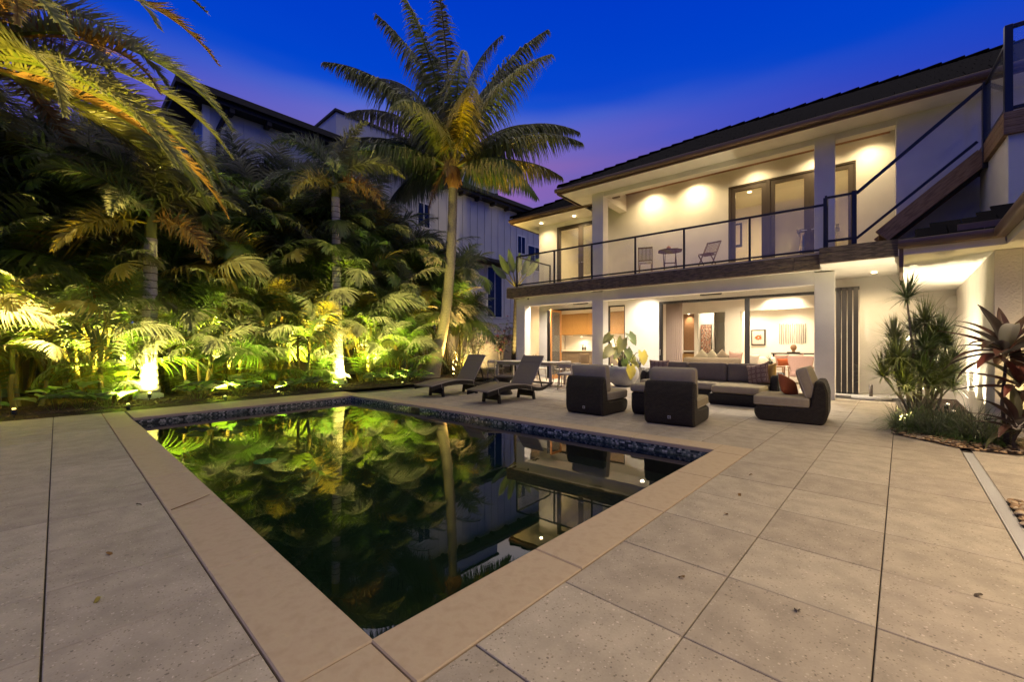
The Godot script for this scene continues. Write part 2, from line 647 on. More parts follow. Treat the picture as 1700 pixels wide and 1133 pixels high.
	var wk := mt("wicker", Color(1, 1, 1), 0.5, weave_tex(false), Vector3.ONE * 3.4, false, weave_tex(true), 1.2)
	wk.metallic_specular = 0.4
	var cloth := noise_tex(0.3, 2, [], 256, false, 4.0, 23)
	var clothmot := noise_tex(0.02, 3, [[0.0, Color(0.88, 0.88, 0.88)], [1.0, Color(1, 1, 1)]], 256, false, 4.0, 25)
	mt("fabric", Color(0.40, 0.335, 0.205), 0.95, clothmot, Vector3.ONE * 2.0, false, cloth, 0.12)
	mt("taupe", Color(0.19, 0.15, 0.105), 0.95, clothmot, Vector3.ONE * 2.0, false, cloth, 0.12)
	mt("sling", Color(0.22, 0.18, 0.12), 0.8, clothmot, Vector3.ONE * 3.0, false, cloth, 0.1)
	mt("piping", Color(0.42, 0.37, 0.28), 0.8)
	mt("rust", Color(0.36, 0.085, 0.022), 0.9, clothmot, Vector3.ONE * 4.0, false)
	mt("printed", Color(1, 1, 1), 0.9, print_tex(), Vector3.ONE * 2.4, false)
	mt("linen", Color(0.62, 0.56, 0.48), 0.95, clothmot, Vector3.ONE * 4.0, false)
	mt("olive_cloth", Color(0.27, 0.235, 0.165), 0.95, clothmot, Vector3.ONE * 4.0, false)
	mt("pink_cloth", Color(0.45, 0.29, 0.235), 0.95, clothmot, Vector3.ONE * 4.0, false)
	mt("gold_cloth", Color(0.45, 0.27, 0.06), 0.9)
	mt("pale_wood", Color(0.42, 0.36, 0.28), 0.7, noise_tex(0.03, 4, [[0.0, Color(0.75, 0.75, 0.75)], [1.0, Color(1, 1, 1)]], 256, false, 4.0, 27), Vector3(4, 4, 0.8), false)
	mt("acacia", Color(0.135, 0.062, 0.022), 0.6)
	# leaves
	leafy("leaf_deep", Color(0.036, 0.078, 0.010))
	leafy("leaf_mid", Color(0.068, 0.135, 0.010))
	leafy("leaf_bright", Color(0.130, 0.210, 0.012))
	leafy("leaf_yellow", Color(0.270, 0.215, 0.010))
	leafy("leaf_olive", Color(0.090, 0.095, 0.018))
	leafy("leaf_dry", Color(0.215, 0.115, 0.028), 0.3, 0.7)
	leafy("leaf_coco", Color(0.085, 0.112, 0.013))
	leafy("leaf_date", Color(0.120, 0.125, 0.024), 0.4)
	leafy("leaf_ear", Color(0.33, 0.335, 0.016))
	leafy("leaf_ear_dark", Color(0.13, 0.20, 0.016))
	leafy("leaf_gold", Color(0.55, 0.44, 0.02), 0.5)
	leafy("leaf_plum", Color(0.050, 0.018, 0.012), 0.3, 0.5)
	leafy("leaf_crimson", Color(0.110, 0.022, 0.014), 0.3, 0.5)
	leafy("leaf_red", Color(0.260, 0.030, 0.026))
	leafy("leaf_spike", Color(0.150, 0.195, 0.022))
	leafy("leaf_grass", Color(0.036, 0.080, 0.016))
	leafy("leaf_round", Color(0.075, 0.170, 0.026), 0.4, 0.3)
	leafy("leaf_banana", Color(0.170, 0.230, 0.030))
	mt("cane", Color(0.30, 0.23, 0.055), 0.5)
	mt("cane_green", Color(0.15, 0.17, 0.035), 0.5)
	mt("shaft", Color(0.33, 0.27, 0.05), 0.5)
	mt("trunk", Color(0.36, 0.315, 0.24), 0.85, noise_tex(0.02, 5, [[0.0, Color(0.5, 0.48, 0.45)], [1.0, Color(1, 1, 1)]], 512, false, 4.0, 29), Vector3(2, 1.2, 2), false, stucco, 0.5)
	mt("royal_trunk", Color(0.58, 0.55, 0.49), 0.85, noise_tex(0.02, 5, [[0.0, Color(0.6, 0.6, 0.6)], [1.0, Color(1, 1, 1)]], 512, false, 4.0, 31), Vector3(2, 1.2, 2), false, stucco, 0.4)
	mt("ring_scar", Color(0.10, 0.085, 0.06), 0.9)
	mt("fibre", Color(0.20, 0.095, 0.035), 0.95)
	mt("bark", Color(0.11, 0.085, 0.06), 0.9, null, Vector3.ONE, false, stucco, 1.0)
	# neighbour
	mt("siding", Color(0.62, 0.61, 0.60), 0.85, wallmot, Vector3.ONE * 0.2)
	mt("night_glass", Color(0.012, 0.016, 0.026), 0.04)
	mt("dark_wood", Color(0.018, 0.015, 0.014), 0.7)
	mt("garden_wall", Color(0.55, 0.47, 0.35), 0.9, wallmot, Vector3.ONE * 0.5, true, stucco, 0.4)
	for k in 4:
		mt("pebble%d" % k, [Color(0.26, 0.155, 0.07), Color(0.36, 0.235, 0.12), Color(0.16, 0.10, 0.055), Color(0.42, 0.33, 0.22)][k], 0.55)

# ---------------------------------------------------------------- ground, pool, deck
const PL := Vector3(0.88, 0, -9.82)
const PN := Vector3(0.90, 0, -1.64)
const PR := Vector3(5.40, 0, -1.65)
const PF := Vector3(5.08, 0, -10.25)
const WATER_Y := -0.125

func add_qslab(st: SurfaceTool, c: Array, y0: float, y1: float, bev := 0.004) -> void:
	# corners in xz, any winding
	var mid := Vector3.ZERO
	for p in c:
		mid += Vector3(p.x, 0, p.z) / 4.0
	mid.y = (y0 + y1) * 0.5
	var top := []
	var ed := []
	var bot := []
	for p in c:
		var v := Vector3(p.x, y1, p.z)
		var d := Vector3(mid.x - p.x, 0, mid.z - p.z)
		var inn := v + Vector3(signf(d.x), 0, signf(d.z)) * bev
		top.append(inn)
		ed.append(v - Vector3(0, bev, 0))
		bot.append(Vector3(p.x, y0, p.z))
	tri_out(st, top[0], top[1], top[2], mid)
	tri_out(st, top[0], top[2], top[3], mid)
	for k in 4:
		var l := (k + 1) % 4
		tri_out(st, top[k], top[l], ed[l], mid)
		tri_out(st, top[k], ed[l], ed[k], mid)
		tri_out(st, ed[k], ed[l], bot[l], mid)
		tri_out(st, ed[k], bot[l], bot[k], mid)

func qslab(parent: Node, called: String, m: Material, c: Array, y0: float, y1: float, bev := 0.004) -> MeshInstance3D:
	var mid := Vector3.ZERO
	for p in c:
		mid += Vector3(p.x, 0, p.z) / 4.0
	var loc := []
	for p in c:
		loc.append(p - mid)
	var st := ST()
	add_qslab(st, loc, y0, y1, bev)
	return part(parent, called, done(st), m, Transform3D(Basis(), mid))

func ground_and_pool() -> void:
	var hole := [PL + Vector3(-0.15, 0, -0.15), PN + Vector3(-0.15, 0, 0.15), PR + Vector3(0.15, 0, 0.15), PF + Vector3(0.15, 0, -0.15)]
	structure(part(self, "ground", holed(-150, 150, -150, 150, hole, -0.06), M.soil))
	# pool shell
	var shell := Node3D.new()
	shell.name = "swimming_pool"
	add_child(shell)
	structure(shell)
	var c := [PL, PN, PR, PF]
	var st := ST()
	var depth := -1.7
	for k in 4:
		var l := (k + 1) % 4
		var a: Vector3 = c[k]
		var b: Vector3 = c[l]
		quad(st, Vector3(a.x, -0.045, a.z), Vector3(b.x, -0.045, b.z), Vector3(b.x, depth, b.z), Vector3(a.x, depth, a.z))
	quad(st, PL + Vector3(0, depth, 0), PN + Vector3(0, depth, 0), PR + Vector3(0, depth, 0), PF + Vector3(0, depth, 0))
	part(shell, "basin", done(st), M.plaster)
	part(shell, "drain_cover", lathe([Vector2(0, 0.02), Vector2(0.13, 0.02), Vector2(0.15, 0.0)], 20), mt("teal", Color(0.05, 0.42, 0.34), 0.5), W(2.0, depth, -6.6))
	# skimmer mouth in the long wall
	var sk := PR.lerp(PF, 0.69)
	box(shell, "skimmer", M.black_plastic, Vector3(sk.x - 0.006, -0.095, sk.z), Vector3(0.02, 0.09, 0.30), 0.004, Basis(Vector3.UP, 0.037))
	# waterline mosaic, rows of small glass tiles
	var cols := [Color(0.07, 0.085, 0.065), Color(0.20, 0.225, 0.17), Color(0.36, 0.38, 0.29), Color(0.05, 0.06, 0.05), Color(0.14, 0.175, 0.14), Color(0.52, 0.52, 0.42)]
	var mt_tile := mt("mosaic", Color(1, 1, 1), 0.15)
	mt_tile.vertex_color_use_as_albedo = true
	st = ST()
	for k in 4:
		var l := (k + 1) % 4
		var a: Vector3 = c[k]
		var b: Vector3 = c[l]
		var d := (b - a).normalized()
		var nrm := d.cross(Vector3.UP) * -1.0
		if nrm.dot(Vector3(3.1, 0, -5.8) - a) < 0:
			nrm = -nrm
		var along := 0.0
		var len := a.distance_to(b)
		var x := 0.0
		while x < len:
			for row in 5:
				st.set_color(cols[rng.randi() % cols.size()] * rf(0.8, 1.2))
				var w := 0.036
				var off := 0.018 if row % 2 else 0.0
				var p := a + d * minf(x + off, len - w) + nrm * rf(0.003, 0.005)
				p.y = -0.05 - row * 0.026
				var q := p + d * (w - 0.003)
				var dn := Vector3(0, -0.023, 0)
				if (q - p).cross(dn).dot(nrm) > 0:
					quad(st, p, q, q + dn, p + dn)
				else:
					quad(st, p, p + dn, q + dn, q)
			x += 0.036
			along += 1
	stuff(part(shell, "waterline_mosaic", done(st), mt_tile))
	var ws := ST()
	var e := 0.004
	quad(ws, PL + Vector3(e, WATER_Y, e), PN + Vector3(e, WATER_Y, -e), PR + Vector3(-e, WATER_Y, -e), PF + Vector3(-e, WATER_Y, e))
	structure(part(self, "water", done(ws), M.water))
	# coping stones
	var cop := Node3D.new()
	cop.name = "pool_coping"
	add_child(cop)
	structure(cop)
	var g := 0.0038
	var y0 := -0.045
	var y1 := 0.004
	var zl := -1.64
	qslab(cop, "coping_stone", M.coping, [Vector3(0.57, 0, -1.64 + g), Vector3(0.9 - g, 0, -1.64 + g), Vector3(0.9 - g, 0, -1.315), Vector3(0.57, 0, -1.315)], y0, y1, 0.006)
	while zl > -10.9:
		var z2 := maxf(zl - 1.19, -10.93)
		if z2 + 10.93 < 0.3:
			z2 = -10.93
		qslab(cop, "coping_stone", M.coping, [Vector3(0.57, 0, zl - g), Vector3(inx(zl), 0, zl - g), Vector3(inx(z2), 0, z2 + g), Vector3(0.57, 0, z2 + g)], y0, y1, 0.006)
		zl = z2
	var xl := 0.9
	while xl < 5.7:
		var x2 := xl + 1.1 if xl + 1.3 < 5.73 else 5.73
		qslab(cop, "coping_stone", M.coping, [Vector3(xl + g, 0, -1.655), Vector3(x2 - g, 0, -1.655), Vector3(x2 - g, 0, -1.315), Vector3(xl + g, 0, -1.315)], y0, y1, 0.006)
		xl = x2
	var n := 8
	for k in n:
		var t0 := float(k) / n
		var t1 := float(k + 1) / n
		var A := PR.lerp(PF, t0)
		var B := PR.lerp(PF, t1)
		qslab(cop, "coping_stone", M.coping, [A + Vector3(-0.015, 0, -g), B + Vector3(-0.015, 0, g), B + Vector3(0.33, 0, g), A + Vector3(0.33, 0, -g)], y0, y1, 0.006)
	n = 4
	for k in n:
		var t0 := float(k) / n
		var t1 := float(k + 1) / n
		var A := PL.lerp(PF + Vector3(0.33, 0, -0.03), t0)
		var B := PL.lerp(PF + Vector3(0.33, 0, -0.03), t1)
		qslab(cop, "coping_stone", M.coping, [A + Vector3(g + (0.022 if k == 0 else 0.0), 0, 0.015), B + Vector3(-g, 0, 0.015), B + Vector3(-g, 0, -1.13), A + Vector3(g + (0.022 if k == 0 else 0.0), 0, -1.13)], y0, y1, 0.006)

func inx(z: float) -> float:
	return lerpf(0.90, 0.88, clampf((-z - 1.64) / 8.18, 0, 1)) + (0.015 if z > -9.8 else -0.006)

func skew(z: float) -> float:
	return -0.32 * clampf((-z - 1.65) / 8.6, 0, 1.2)

func deck() -> void:
	var hole := [PL + Vector3(-0.15, 0, -0.3), PN + Vector3(-0.15, 0, 0.15), PR + Vector3(0.15, 0, 0.15), PF + Vector3(0.15, 0, -0.3)]
	var d := Node3D.new()
	d.name = "paved_deck"
	add_child(d)
	structure(d)
	part(d, "joint_bed", holed(-3.4, 16.0, -10.98, 3.0, hole, -0.016), M.grout)
	var all := []
	var add := func(x0: float, x1: float, z0: float, z1: float, sk: bool) -> void:
		var g := 0.0036
		var gz := 0.0030
		var q := [Vector3(x0 + g, 0, z0 + gz), Vector3(x0 + g, 0, z1 - gz), Vector3(x1 - g, 0, z1 - gz), Vector3(x1 - g, 0, z0 + gz)]
		if sk:
			for i in 4:
				q[i].x += skew(q[i].z)
		var c: Vector3 = (q[0] + q[1] + q[2] + q[3]) / 4.0
		all.append([c.length(), q])
	# rows in front of the pool and along its near edge
	var zr := [-1.31, -0.69, -0.08, 0.53]
	for r in 3:
		for k in range(-8, 19):
			var x0 := 1.83 + 0.64 * k
			if zr[r + 1] > 0 and x0 > 7.9:
				continue
			if x0 > 12.4:
				continue
			add.call(x0, x0 + 0.64, zr[r], zr[r + 1], false)
	for k in range(-8, 10):
		var x0 := 1.83 + 0.64 * k
		if x0 > 5.3 and x0 < 7.5:
			add.call(x0, x0 + 0.64, 0.62, 1.3, false)
	add.call(5.21, 5.67, 0.62, 1.3, false)
	for k in range(-8, 3):
		var x0 := 1.83 + 0.64 * k
		add.call(x0, x0 + 0.64, 0.62, 1.24, false)
		add.call(x0, x0 + 0.64, 1.24, 1.86, false)
	# right of the pool up to the porch
	for r in 16:
		var z1 := -1.31 - 0.615 * r
		for k in 14:
			var x0 := 5.735 + 0.64 * k
			if x0 + 0.64 > 13.9 and r > 1:
				continue
			if z1 - 0.615 < -10.98:
				continue
			add.call(x0, x0 + 0.64, z1 - 0.615, z1, true)
	# left of the pool
	for r in 16:
		var z1 := -1.31 - 0.605 * 1.0 + 0.0 - 0.635 * (r - 1)
		var z0 := z1 - 0.635
		if r == 0:
			z1 = -1.31
			z0 = -1.915
		if z0 < -10.99:
			z0 = -10.96
		if z1 - z0 < 0.1:
			continue
		for k in 4:
			var x1 := 0.565 - 0.607 * k
			add.call(x1 - 0.607, x1, z0, z1, false)
	all.sort_custom(func(a, b): return a[0] < b[0])
	var far := [ST(), ST(), ST(), ST()]
	for i in all.size():
		var k := rng.randi() % 4
		var up := rf(-0.0012, 0.0012)
		if i < 298:
			qslab(d, "slab", M["slab%d" % k], all[i][1], -0.05, up, 0.003)
		else:
			add_qslab(far[k], all[i][1], -0.05, up, 0.003)
	for k in 4:
		stuff(part(d, "distant_slabs", done(far[k]), M["slab%d" % k]))
	# channel drain with a slotted grate
	var dr := thing("channel_drain", "long narrow slotted metal channel drain let into the paving", "drain", W(0, 0, 0))
	ext(dr, "channel", M.black_plastic, 3.0, 7.25, -0.05, -0.02, 0.535, 0.615)
	ext(dr, "frame", M.grate, 3.0, 7.25, -0.03, 0.003, 0.533, 0.541, 0.001)
	ext(dr, "frame", M.grate, 3.0, 7.25, -0.03, 0.003, 0.609, 0.617, 0.001)
	var st := ST()
	var x := 3.0
	while x < 7.25:
		add_cbox(st, Vector3(0.016, 0.006, 0.068), 0.001, W(x, -0.002, 0.575))
		x += 0.024
	stuff(part(dr, "grate", done(st), M.grate))

# ---------------------------------------------------------------- the house (own frame: x away from the pool, z along the facade)
const XP := 12.29
const XW := 14.2
var hs: Node3D

func glazed(parent: Node, called: String, fm: Material, fx: float, y0: float, y1: float, z0: float, z1: float, fw := 0.07, depth := 0.06, handle := 0.0) -> Node3D:
	# a leaf in the plane x = fx: four frame bars and a pane
	var o := Node3D.new()
	o.name = called
	parent.add_child(o, true)
	var x0 := fx - depth * 0.5
	var x1 := fx + depth * 0.5
	ext(o, "stile", fm, x0, x1, y0, y1, z0, z0 + fw)
	ext(o, "stile", fm, x0, x1, y0, y1, z1 - fw, z1)
	ext(o, "top_bar", fm, x0, x1, y1 - fw, y1, z0 + fw, z1 - fw)
	ext(o, "bottom_bar", fm, x0, x1, y0, y0 + fw * 1.6, z0 + fw, z1 - fw)
	ext(o, "pane", M.glass, fx - 0.004, fx + 0.004, y0 + fw * 1.6, y1 - fw, z0 + fw, z1 - fw, 0.0005)
	if handle != 0.0:
		var zh := z1 - fw * 0.5 if handle > 0 else z0 + fw * 0.5
		ext(o, "handle", M.steel, x0 - 0.05, x0, y0 + 1.0, y0 + 1.02, zh - 0.01, zh + 0.01, 0.003)
		ext(o, "handle", M.steel, x0 - 0.06, x0 - 0.04, y0 + 1.0, y0 + 1.02, zh - 0.12 * signf(handle), zh + 0.01, 0.003)
	return o

func house() -> void:
	hs = thing("house", "white two-storey house with timber-edged balcony and dark tiled roof", "house", Transform3D(HB, Vector3.ZERO))
	var w: Material = M.wall
	# ground floor wall, with its openings
	ext(hs, "wall", w, XW, XW + 0.2, 0, 3.2, -10.02, -9.34)
	ext(hs, "wall", w, XW, XW + 0.2, 2.74, 3.2, -9.34, -7.4)
	ext(hs, "wall", w, XW, XW + 0.2, 0, 3.2, -7.4, -6.95)
	ext(hs, "wall", w, XW, XW + 0.2, 2.74, 3.2, -6.95, -6.29)
	ext(hs, "wall", w, XW, XW + 0.2, 0, 0.35, -6.95, -6.29)
	ext(hs, "wall", w, XW, XW + 0.2, 0, 3.2, -6.29, -5.07)
	ext(hs, "wall", w, XW, XW + 0.2, 2.76, 3.2, -5.07, -0.72)
	ext(hs, "wall", w, XW, XW + 0.2, 0, 3.2, -0.72, -0.34)
	ext(hs, "wall", w, XW, XW + 0.2, 2.82, 3.2, -0.34, 0.16)
	ext(hs, "wall", w, XW, XW + 0.2, 0, 3.2, 0.16, 3.6)
	# far end walls of the ground floor
	ext(hs, "wall", w, XW + 0.2, 22.6, 0, 3.2, -11.2, -11.0)
	ext(hs, "wall", w, XW, XW + 0.2, 0, 3.2, -11.2, -10.9)
	ext(hs, "wall", w, 22.4, 22.6, 0, 3.2, -11.0, 3.6)
	ext(hs, "wall", w, XW + 0.2, 22.4, 0, 3.2, 3.4, 3.6)
	ext(hs, "floor_slab", M.room_floor, 13.7, 22.4, -0.04, 0.004, -11.0, 3.4)
	# porch: pillars, header, ceiling
	for z: float in [-9.71, -6.57, -0.69]:
		ext(hs, "pillar", w, XP, XP + 0.36, 0, 3.0, z, z + 0.39, 0.006)
	ext(hs, "header", w, XP + 0.003, XP + 0.30, 2.72, 3.06, -9.32, -6.57)
	ext(hs, "header", w, XP + 0.003, XP + 0.30, 2.72, 3.06, -6.18, -0.69)
	ext(hs, "porch_ceiling", M.soffit, 12.12, XW, 3.04, 3.10, -10.0, -0.545)
	ext(hs, "porch_ceiling", M.soffit, 11.36, XW, 3.035, 3.095, -0.54, 3.6)
	ext(hs, "upper_floor", M.room_floor, 12.12, XW + 0.2, 3.2, 3.45, -10.02, 3.6)
	ext(hs, "upper_floor", M.room_floor, XW + 0.2, 22.6, 3.2, 3.45, -11.2, 3.6)
	# upper wall with two openings
	ext(hs, "wall", w, XW, XW + 0.2, 3.45, 6.75, -10.02, -9.16)
	ext(hs, "wall", w, XW, XW + 0.2, 6.0, 6.75, -9.16, -7.05)
	ext(hs, "wall", w, XW, XW + 0.2, 3.45, 6.75, -7.05, -2.94)
	ext(hs, "wall", w, XW, XW + 0.2, 6.13, 6.75, -2.94, 0.09)
	ext(hs, "wall", w, XW, XW + 0.2, 3.45, 6.75, 0.09, 3.6)
	ext(hs, "wall", w, XW + 0.2, 18.6, 3.45, 6.4, -10.02, -9.82)
	ext(hs, "wall", w, XW + 0.2, 18.6, 3.45, 6.4, 3.4, 3.6)
	ext(hs, "wall", w, 18.4, 18.6, 3.45, 6.4, -9.82, 3.4)
	ext(hs, "room_ceiling", M.room, XW + 0.2, 18.4, 6.32, 6.4, -9.82, 3.4)
	# wall of the stair, flush with the pillars
	ext(hs, "stair_wall", w, XP, XP + 0.22, 3.14, 6.2, 0.75, 7.5)
	# upper pillars, header, soffit and the timber ceiling of the balcony
	for z: float in [-6.57, -0.69]:
		ext(hs, "pillar", w, XP, XP + 0.36, 3.40, 6.22, z, z + 0.39, 0.006)
	ext(hs, "header", w, XP + 0.03, XP + 0.30, 6.06, 6.30, -6.18, -0.69)
	ext(hs, "header", w, XP + 0.03, XP + 0.30, 6.06, 6.30, -0.30, 0.75)
	ext(hs, "cross_beam", w, XP + 0.36, XW, 6.04, 6.62, -6.5, -6.22)
	var b := 0
	var x := XP + 0.30
	while x < XW - 0.01:
		ext(hs, "ceiling_board", M.teak, x, minf(x + 0.145, XW), 6.62, 6.66, -6.57, 0.75, 0.004)
		x += 0.15
		b += 1
	ext(hs, "ceiling_back", M.soffit, XP, XW, 6.665, 6.75, -6.57, 0.75)
	ext(hs, "soffit", M.soffit, 11.62, XP + 0.06, 6.20, 6.24, -7.36, 7.5)
	ext(hs, "soffit", M.soffit, XP + 0.06, 13.2, 6.20, 6.24, -7.36, -6.57)
	ext(hs, "soffit", M.soffit, 13.16, XW, 6.16, 6.20, -10.62, -7.36)
	ext(hs, "soffit", M.soffit, XW, 18.6, 6.16, 6.20, -10.62, -10.02)
	# kitchen folding door: two leaves stacked, one timber leaf standing open
	var k := Node3D.new()
	k.name = "folding_door"
	hs.add_child(k, true)
	ext(k, "track", M.dark_frame, XW + 0.02, XW + 0.12, 2.66, 2.74, -9.34, -7.4)
	ext(k, "jamb", M.dark_frame, XW + 0.02, XW + 0.12, 0, 2.66, -9.34, -9.27)
	for i in 3:
		var z := -9.24 + 0.085 * i
		ext(k, "stacked_leaf", M.dark_frame, 13.62, XW + 0.1, 0.02, 2.66, z, z + 0.045)
	var lf := Node3D.new()
	lf.name = "open_leaf"
	k.add_child(lf, true)
	# the leaf stands square to the wall, its timber frame towards the camera
	ext(lf, "stile", M.orange_wood, 13.42, 13.50, 0.02, 2.66, -8.96, -8.915)
	ext(lf, "stile", M.orange_wood, 14.10, 14.18, 0.02, 2.66, -8.96, -8.915)
	ext(lf, "top_bar", M.orange_wood, 13.50, 14.10, 2.57, 2.66, -8.96, -8.915)
	ext(lf, "bottom_bar", M.orange_wood, 13.50, 14.10, 0.02, 0.16, -8.96, -8.915)
	ext(lf, "pane", M.glass, 13.50, 14.10, 0.16, 2.57, -8.942, -8.934, 0.0005)
	ext(lf, "handle", M.steel, 14.12, 14.15, 1.0, 1.12, -8.915, -8.87, 0.003)
	# fixed window
	var fw := glazed(hs, "window", M.dark_frame, XW + 0.08, 0.35, 2.74, -6.95, -6.29, 0.05)
	fw.name = "window"
	# living room sliding door: track, jamb, one closed leaf with its post
	var sd := Node3D.new()
	sd.name = "sliding_door"
	hs.add_child(sd, true)
	ext(sd, "track", M.dark_frame, XW + 0.01, XW + 0.13, 2.68, 2.76, -5.07, -0.72)
	ext(sd, "jamb", M.dark_frame, XW + 0.01, XW + 0.13, 0.0, 2.68, -5.07, -4.97)
	ext(sd, "post", M.dark_frame, XW + 0.02, XW + 0.10, 0.0, 2.68, -2.50, -2.37)
	ext(sd, "sill", M.steel, XW + 0.0, XW + 0.16, 0.004, 0.015, -5.0, -0.72, 0.002)
	ext(sd, "handle", M.steel, XW - 0.02, XW + 0.01, 0.95, 1.15, -5.04, -5.015, 0.003)
	# folded black door by the garden: leaves stacked square to the wall
	var bf := Node3D.new()
	bf.name = "folded_door"
	hs.add_child(bf, true)
	ext(bf, "head", M.dark_frame, XW + 0.0, XW + 0.16, 2.74, 2.82, -0.34, 0.16)
	for i in 4:
		var z := -0.31 + 0.115 * i
		var lv := Node3D.new()
		lv.name = "leaf"
		bf.add_child(lv, true)
		ext(lv, "stile", M.dark_frame, 13.55, 13.63, 0.06, 2.74, z, z + 0.098)
		ext(lv, "stile", M.dark_frame, 14.08, 14.16, 0.06, 2.74, z, z + 0.098)
		ext(lv, "top_bar", M.dark_frame, 13.63, 14.08, 2.62, 2.74, z, z + 0.098)
		ext(lv, "middle_bar", M.dark_frame, 13.63, 14.08, 1.46, 1.60, z, z + 0.098)
		ext(lv, "bottom_bar", M.dark_frame, 13.63, 14.08, 0.06, 0.30, z, z + 0.098)
		ext(lv, "pane", M.glass, 13.63, 14.08, 0.30, 2.62, z + 0.045, z + 0.053, 0.0005)
	ext(hs, "doorstep", M.concrete, 13.2, XW, 0.0, 0.05, -0.55, 1.2)
	# upper doors
	glazed(hs, "french_door", M.bronze_frame, XW + 0.06, 3.47, 6.08, -2.88, -1.93, 0.13, 0.06)
	ext(hs, "door_post", M.bronze_frame, XW + 0.0, XW + 0.13, 3.45, 6.13, -1.93, -1.84)
	glazed(hs, "french_door", M.bronze_frame, XW + 0.06, 3.47, 6.08, -1.84, -0.91, 0.12, 0.06, 1.0)
	glazed(hs, "french_door", M.bronze_frame, XW + 0.06, 3.47, 6.08, -0.91, 0.05, 0.12, 0.06, -1.0)
	ext(hs, "door_frame", M.bronze_frame, XW + 0.01, XW + 0.14, 6.08, 6.13, -2.94, 0.09)
	ext(hs, "door_frame", M.bronze_frame, XW + 0.01, XW + 0.14, 3.45, 6.08, -2.94, -2.88)
	ext(hs, "door_frame", M.bronze_frame, XW + 0.01, XW + 0.14, 3.45, 6.08, 0.05, 0.09)
	glazed(hs, "french_door", M.bronze_frame, XW + 0.06, 3.47, 5.95, -9.10, -8.10, 0.10, 0.06, 1.0)
	glazed(hs, "french_door", M.bronze_frame, XW + 0.06, 3.47, 5.95, -8.10, -7.10, 0.10, 0.06, -1.0)
	ext(hs, "door_frame", M.bronze_frame, XW + 0.01, XW + 0.14, 5.95, 6.0, -9.16, -7.05)
	ext(hs, "door_frame", M.bronze_frame, XW + 0.01, XW + 0.14, 3.45, 5.95, -9.16, -9.10)
	ext(hs, "door_frame", M.bronze_frame, XW + 0.01, XW + 0.14, 3.45, 5.95, -7.10, -7.05)
	# downlights
	var warm := Color(1.0, 0.88, 0.66)
	for q in [[-5.27, 6.0], [-3.87, 6.0], [-2.2, 3.0], [-0.75, 3.4], [0.35, 4.0]]:
		spot(hs, "downlight", Vector3(13.80, 6.60, q[0]), Vector3.DOWN, q[1], 74.0, warm, 0.05, 14.0)
	spot(hs, "downlight", Vector3(13.75, 6.145, -8.1), Vector3.DOWN, 7.0, 72.0, warm, 0.05, 14.0)
	spot(hs, "downlight", Vector3(13.75, 6.145, -9.6), Vector3.DOWN, 4.0, 72.0, warm, 0.05, 14.0)
	for z: float in [-9.0, -7.6, -5.45, -4.0, -2.4, -1.0]:
		spot(hs, "downlight", Vector3(13.70 if z == -5.45 else 13.05, 3.025, z), Vector3.DOWN, 7.0 if z == -5.45 else 14.0, 78.0, Color(1.0, 0.93, 0.84), 0.04, 3.0)
	spot(hs, "downlight", Vector3(13.2, 3.01, 0.42), Vector3.DOWN, 6.0, 78.0, Color(1.0, 0.88, 0.68), 0.05, 10.0)  # added lamp, brightens the wall beside the folded door
	# radiant heaters under the porch ceiling and a small camera
	for z: float in [-7.75, -3.3]:
		var ht := Node3D.new()
		ht.name = "heater"
		hs.add_child(ht, true)
		box(ht, "body", M.black_plastic, Vector3(13.65, 2.88, z), Vector3(0.16, 0.13, 0.62), 0.02, Basis(Vector3.BACK, 0.5))
		ext(ht, "bracket", M.steel, 13.63, 13.67, 2.92, 3.04, z - 0.18, z - 0.15)
		ext(ht, "bracket", M.steel, 13.63, 13.67, 2.92, 3.04, z + 0.15, z + 0.18)
	part(hs, "camera_dome", lathe([Vector2(0.03, 0.0), Vector2(0.03, 0.02), Vector2(0.02, 0.04), Vector2(0, 0.045)], 12), M.black_plastic, Transform3D(Basis(Vector3.BACK, PI / 2), Vector3(XP, 2.98, -9.15)))

func tile_field(parent: Node, nmax: int, o: Vector3, along: Vector3, up: Vector3, wa: float, la: float, len_al: float, len_up: float, keep: Callable) -> void:
	# overlapping flat tiles: o is the eave's start, along the eave, up the slope
	var al := along.normalized()
	var sl := up.normalized()
	var nr := sl.cross(al)
	if nr.y < 0:
		nr = -nr
	var bs := Basis(al, nr, al.cross(nr)).orthonormalized()
	var z_up := -1.0 if bs.z.dot(sl) > 0 else 1.0
	var tilt := Basis(Vector3.RIGHT, (-0.075 if z_up < 0 else 0.075))
	var mesh := cbox(Vector3(wa - 0.008, 0.030, la + 0.09), 0.006)
	var list := []
	var rows := int(len_up / la)
	var cols := int(len_al / wa)
	for r in rows:
		for c in cols + 1:
			var a := (c + (0.5 if r % 2 else 0.0)) * wa
			var u := (r + 0.5) * la
			var p := o + al * a + sl * u + nr * (0.045 + rf(-0.004, 0.004))
			if keep.call(a, u):
				list.append(Transform3D(bs * tilt * Basis(Vector3.UP, rf(-0.01, 0.01)), p))
	var st := ST()
	for i in list.size():
		if i < nmax:
			part(parent, "roof_tile", mesh, M.roof, list[i])
		else:
			add_cbox(st, Vector3(wa - 0.008, 0.030, la + 0.09), 0.006, list[i])
	if list.size() > nmax:
		stuff(part(parent, "upper_tiles", done(st), M.roof))

func poly_face(st: SurfaceTool, p: Array) -> void:
	for k in range(1, p.size() - 1):
		tri(st, p[0], p[k], p[k + 1])

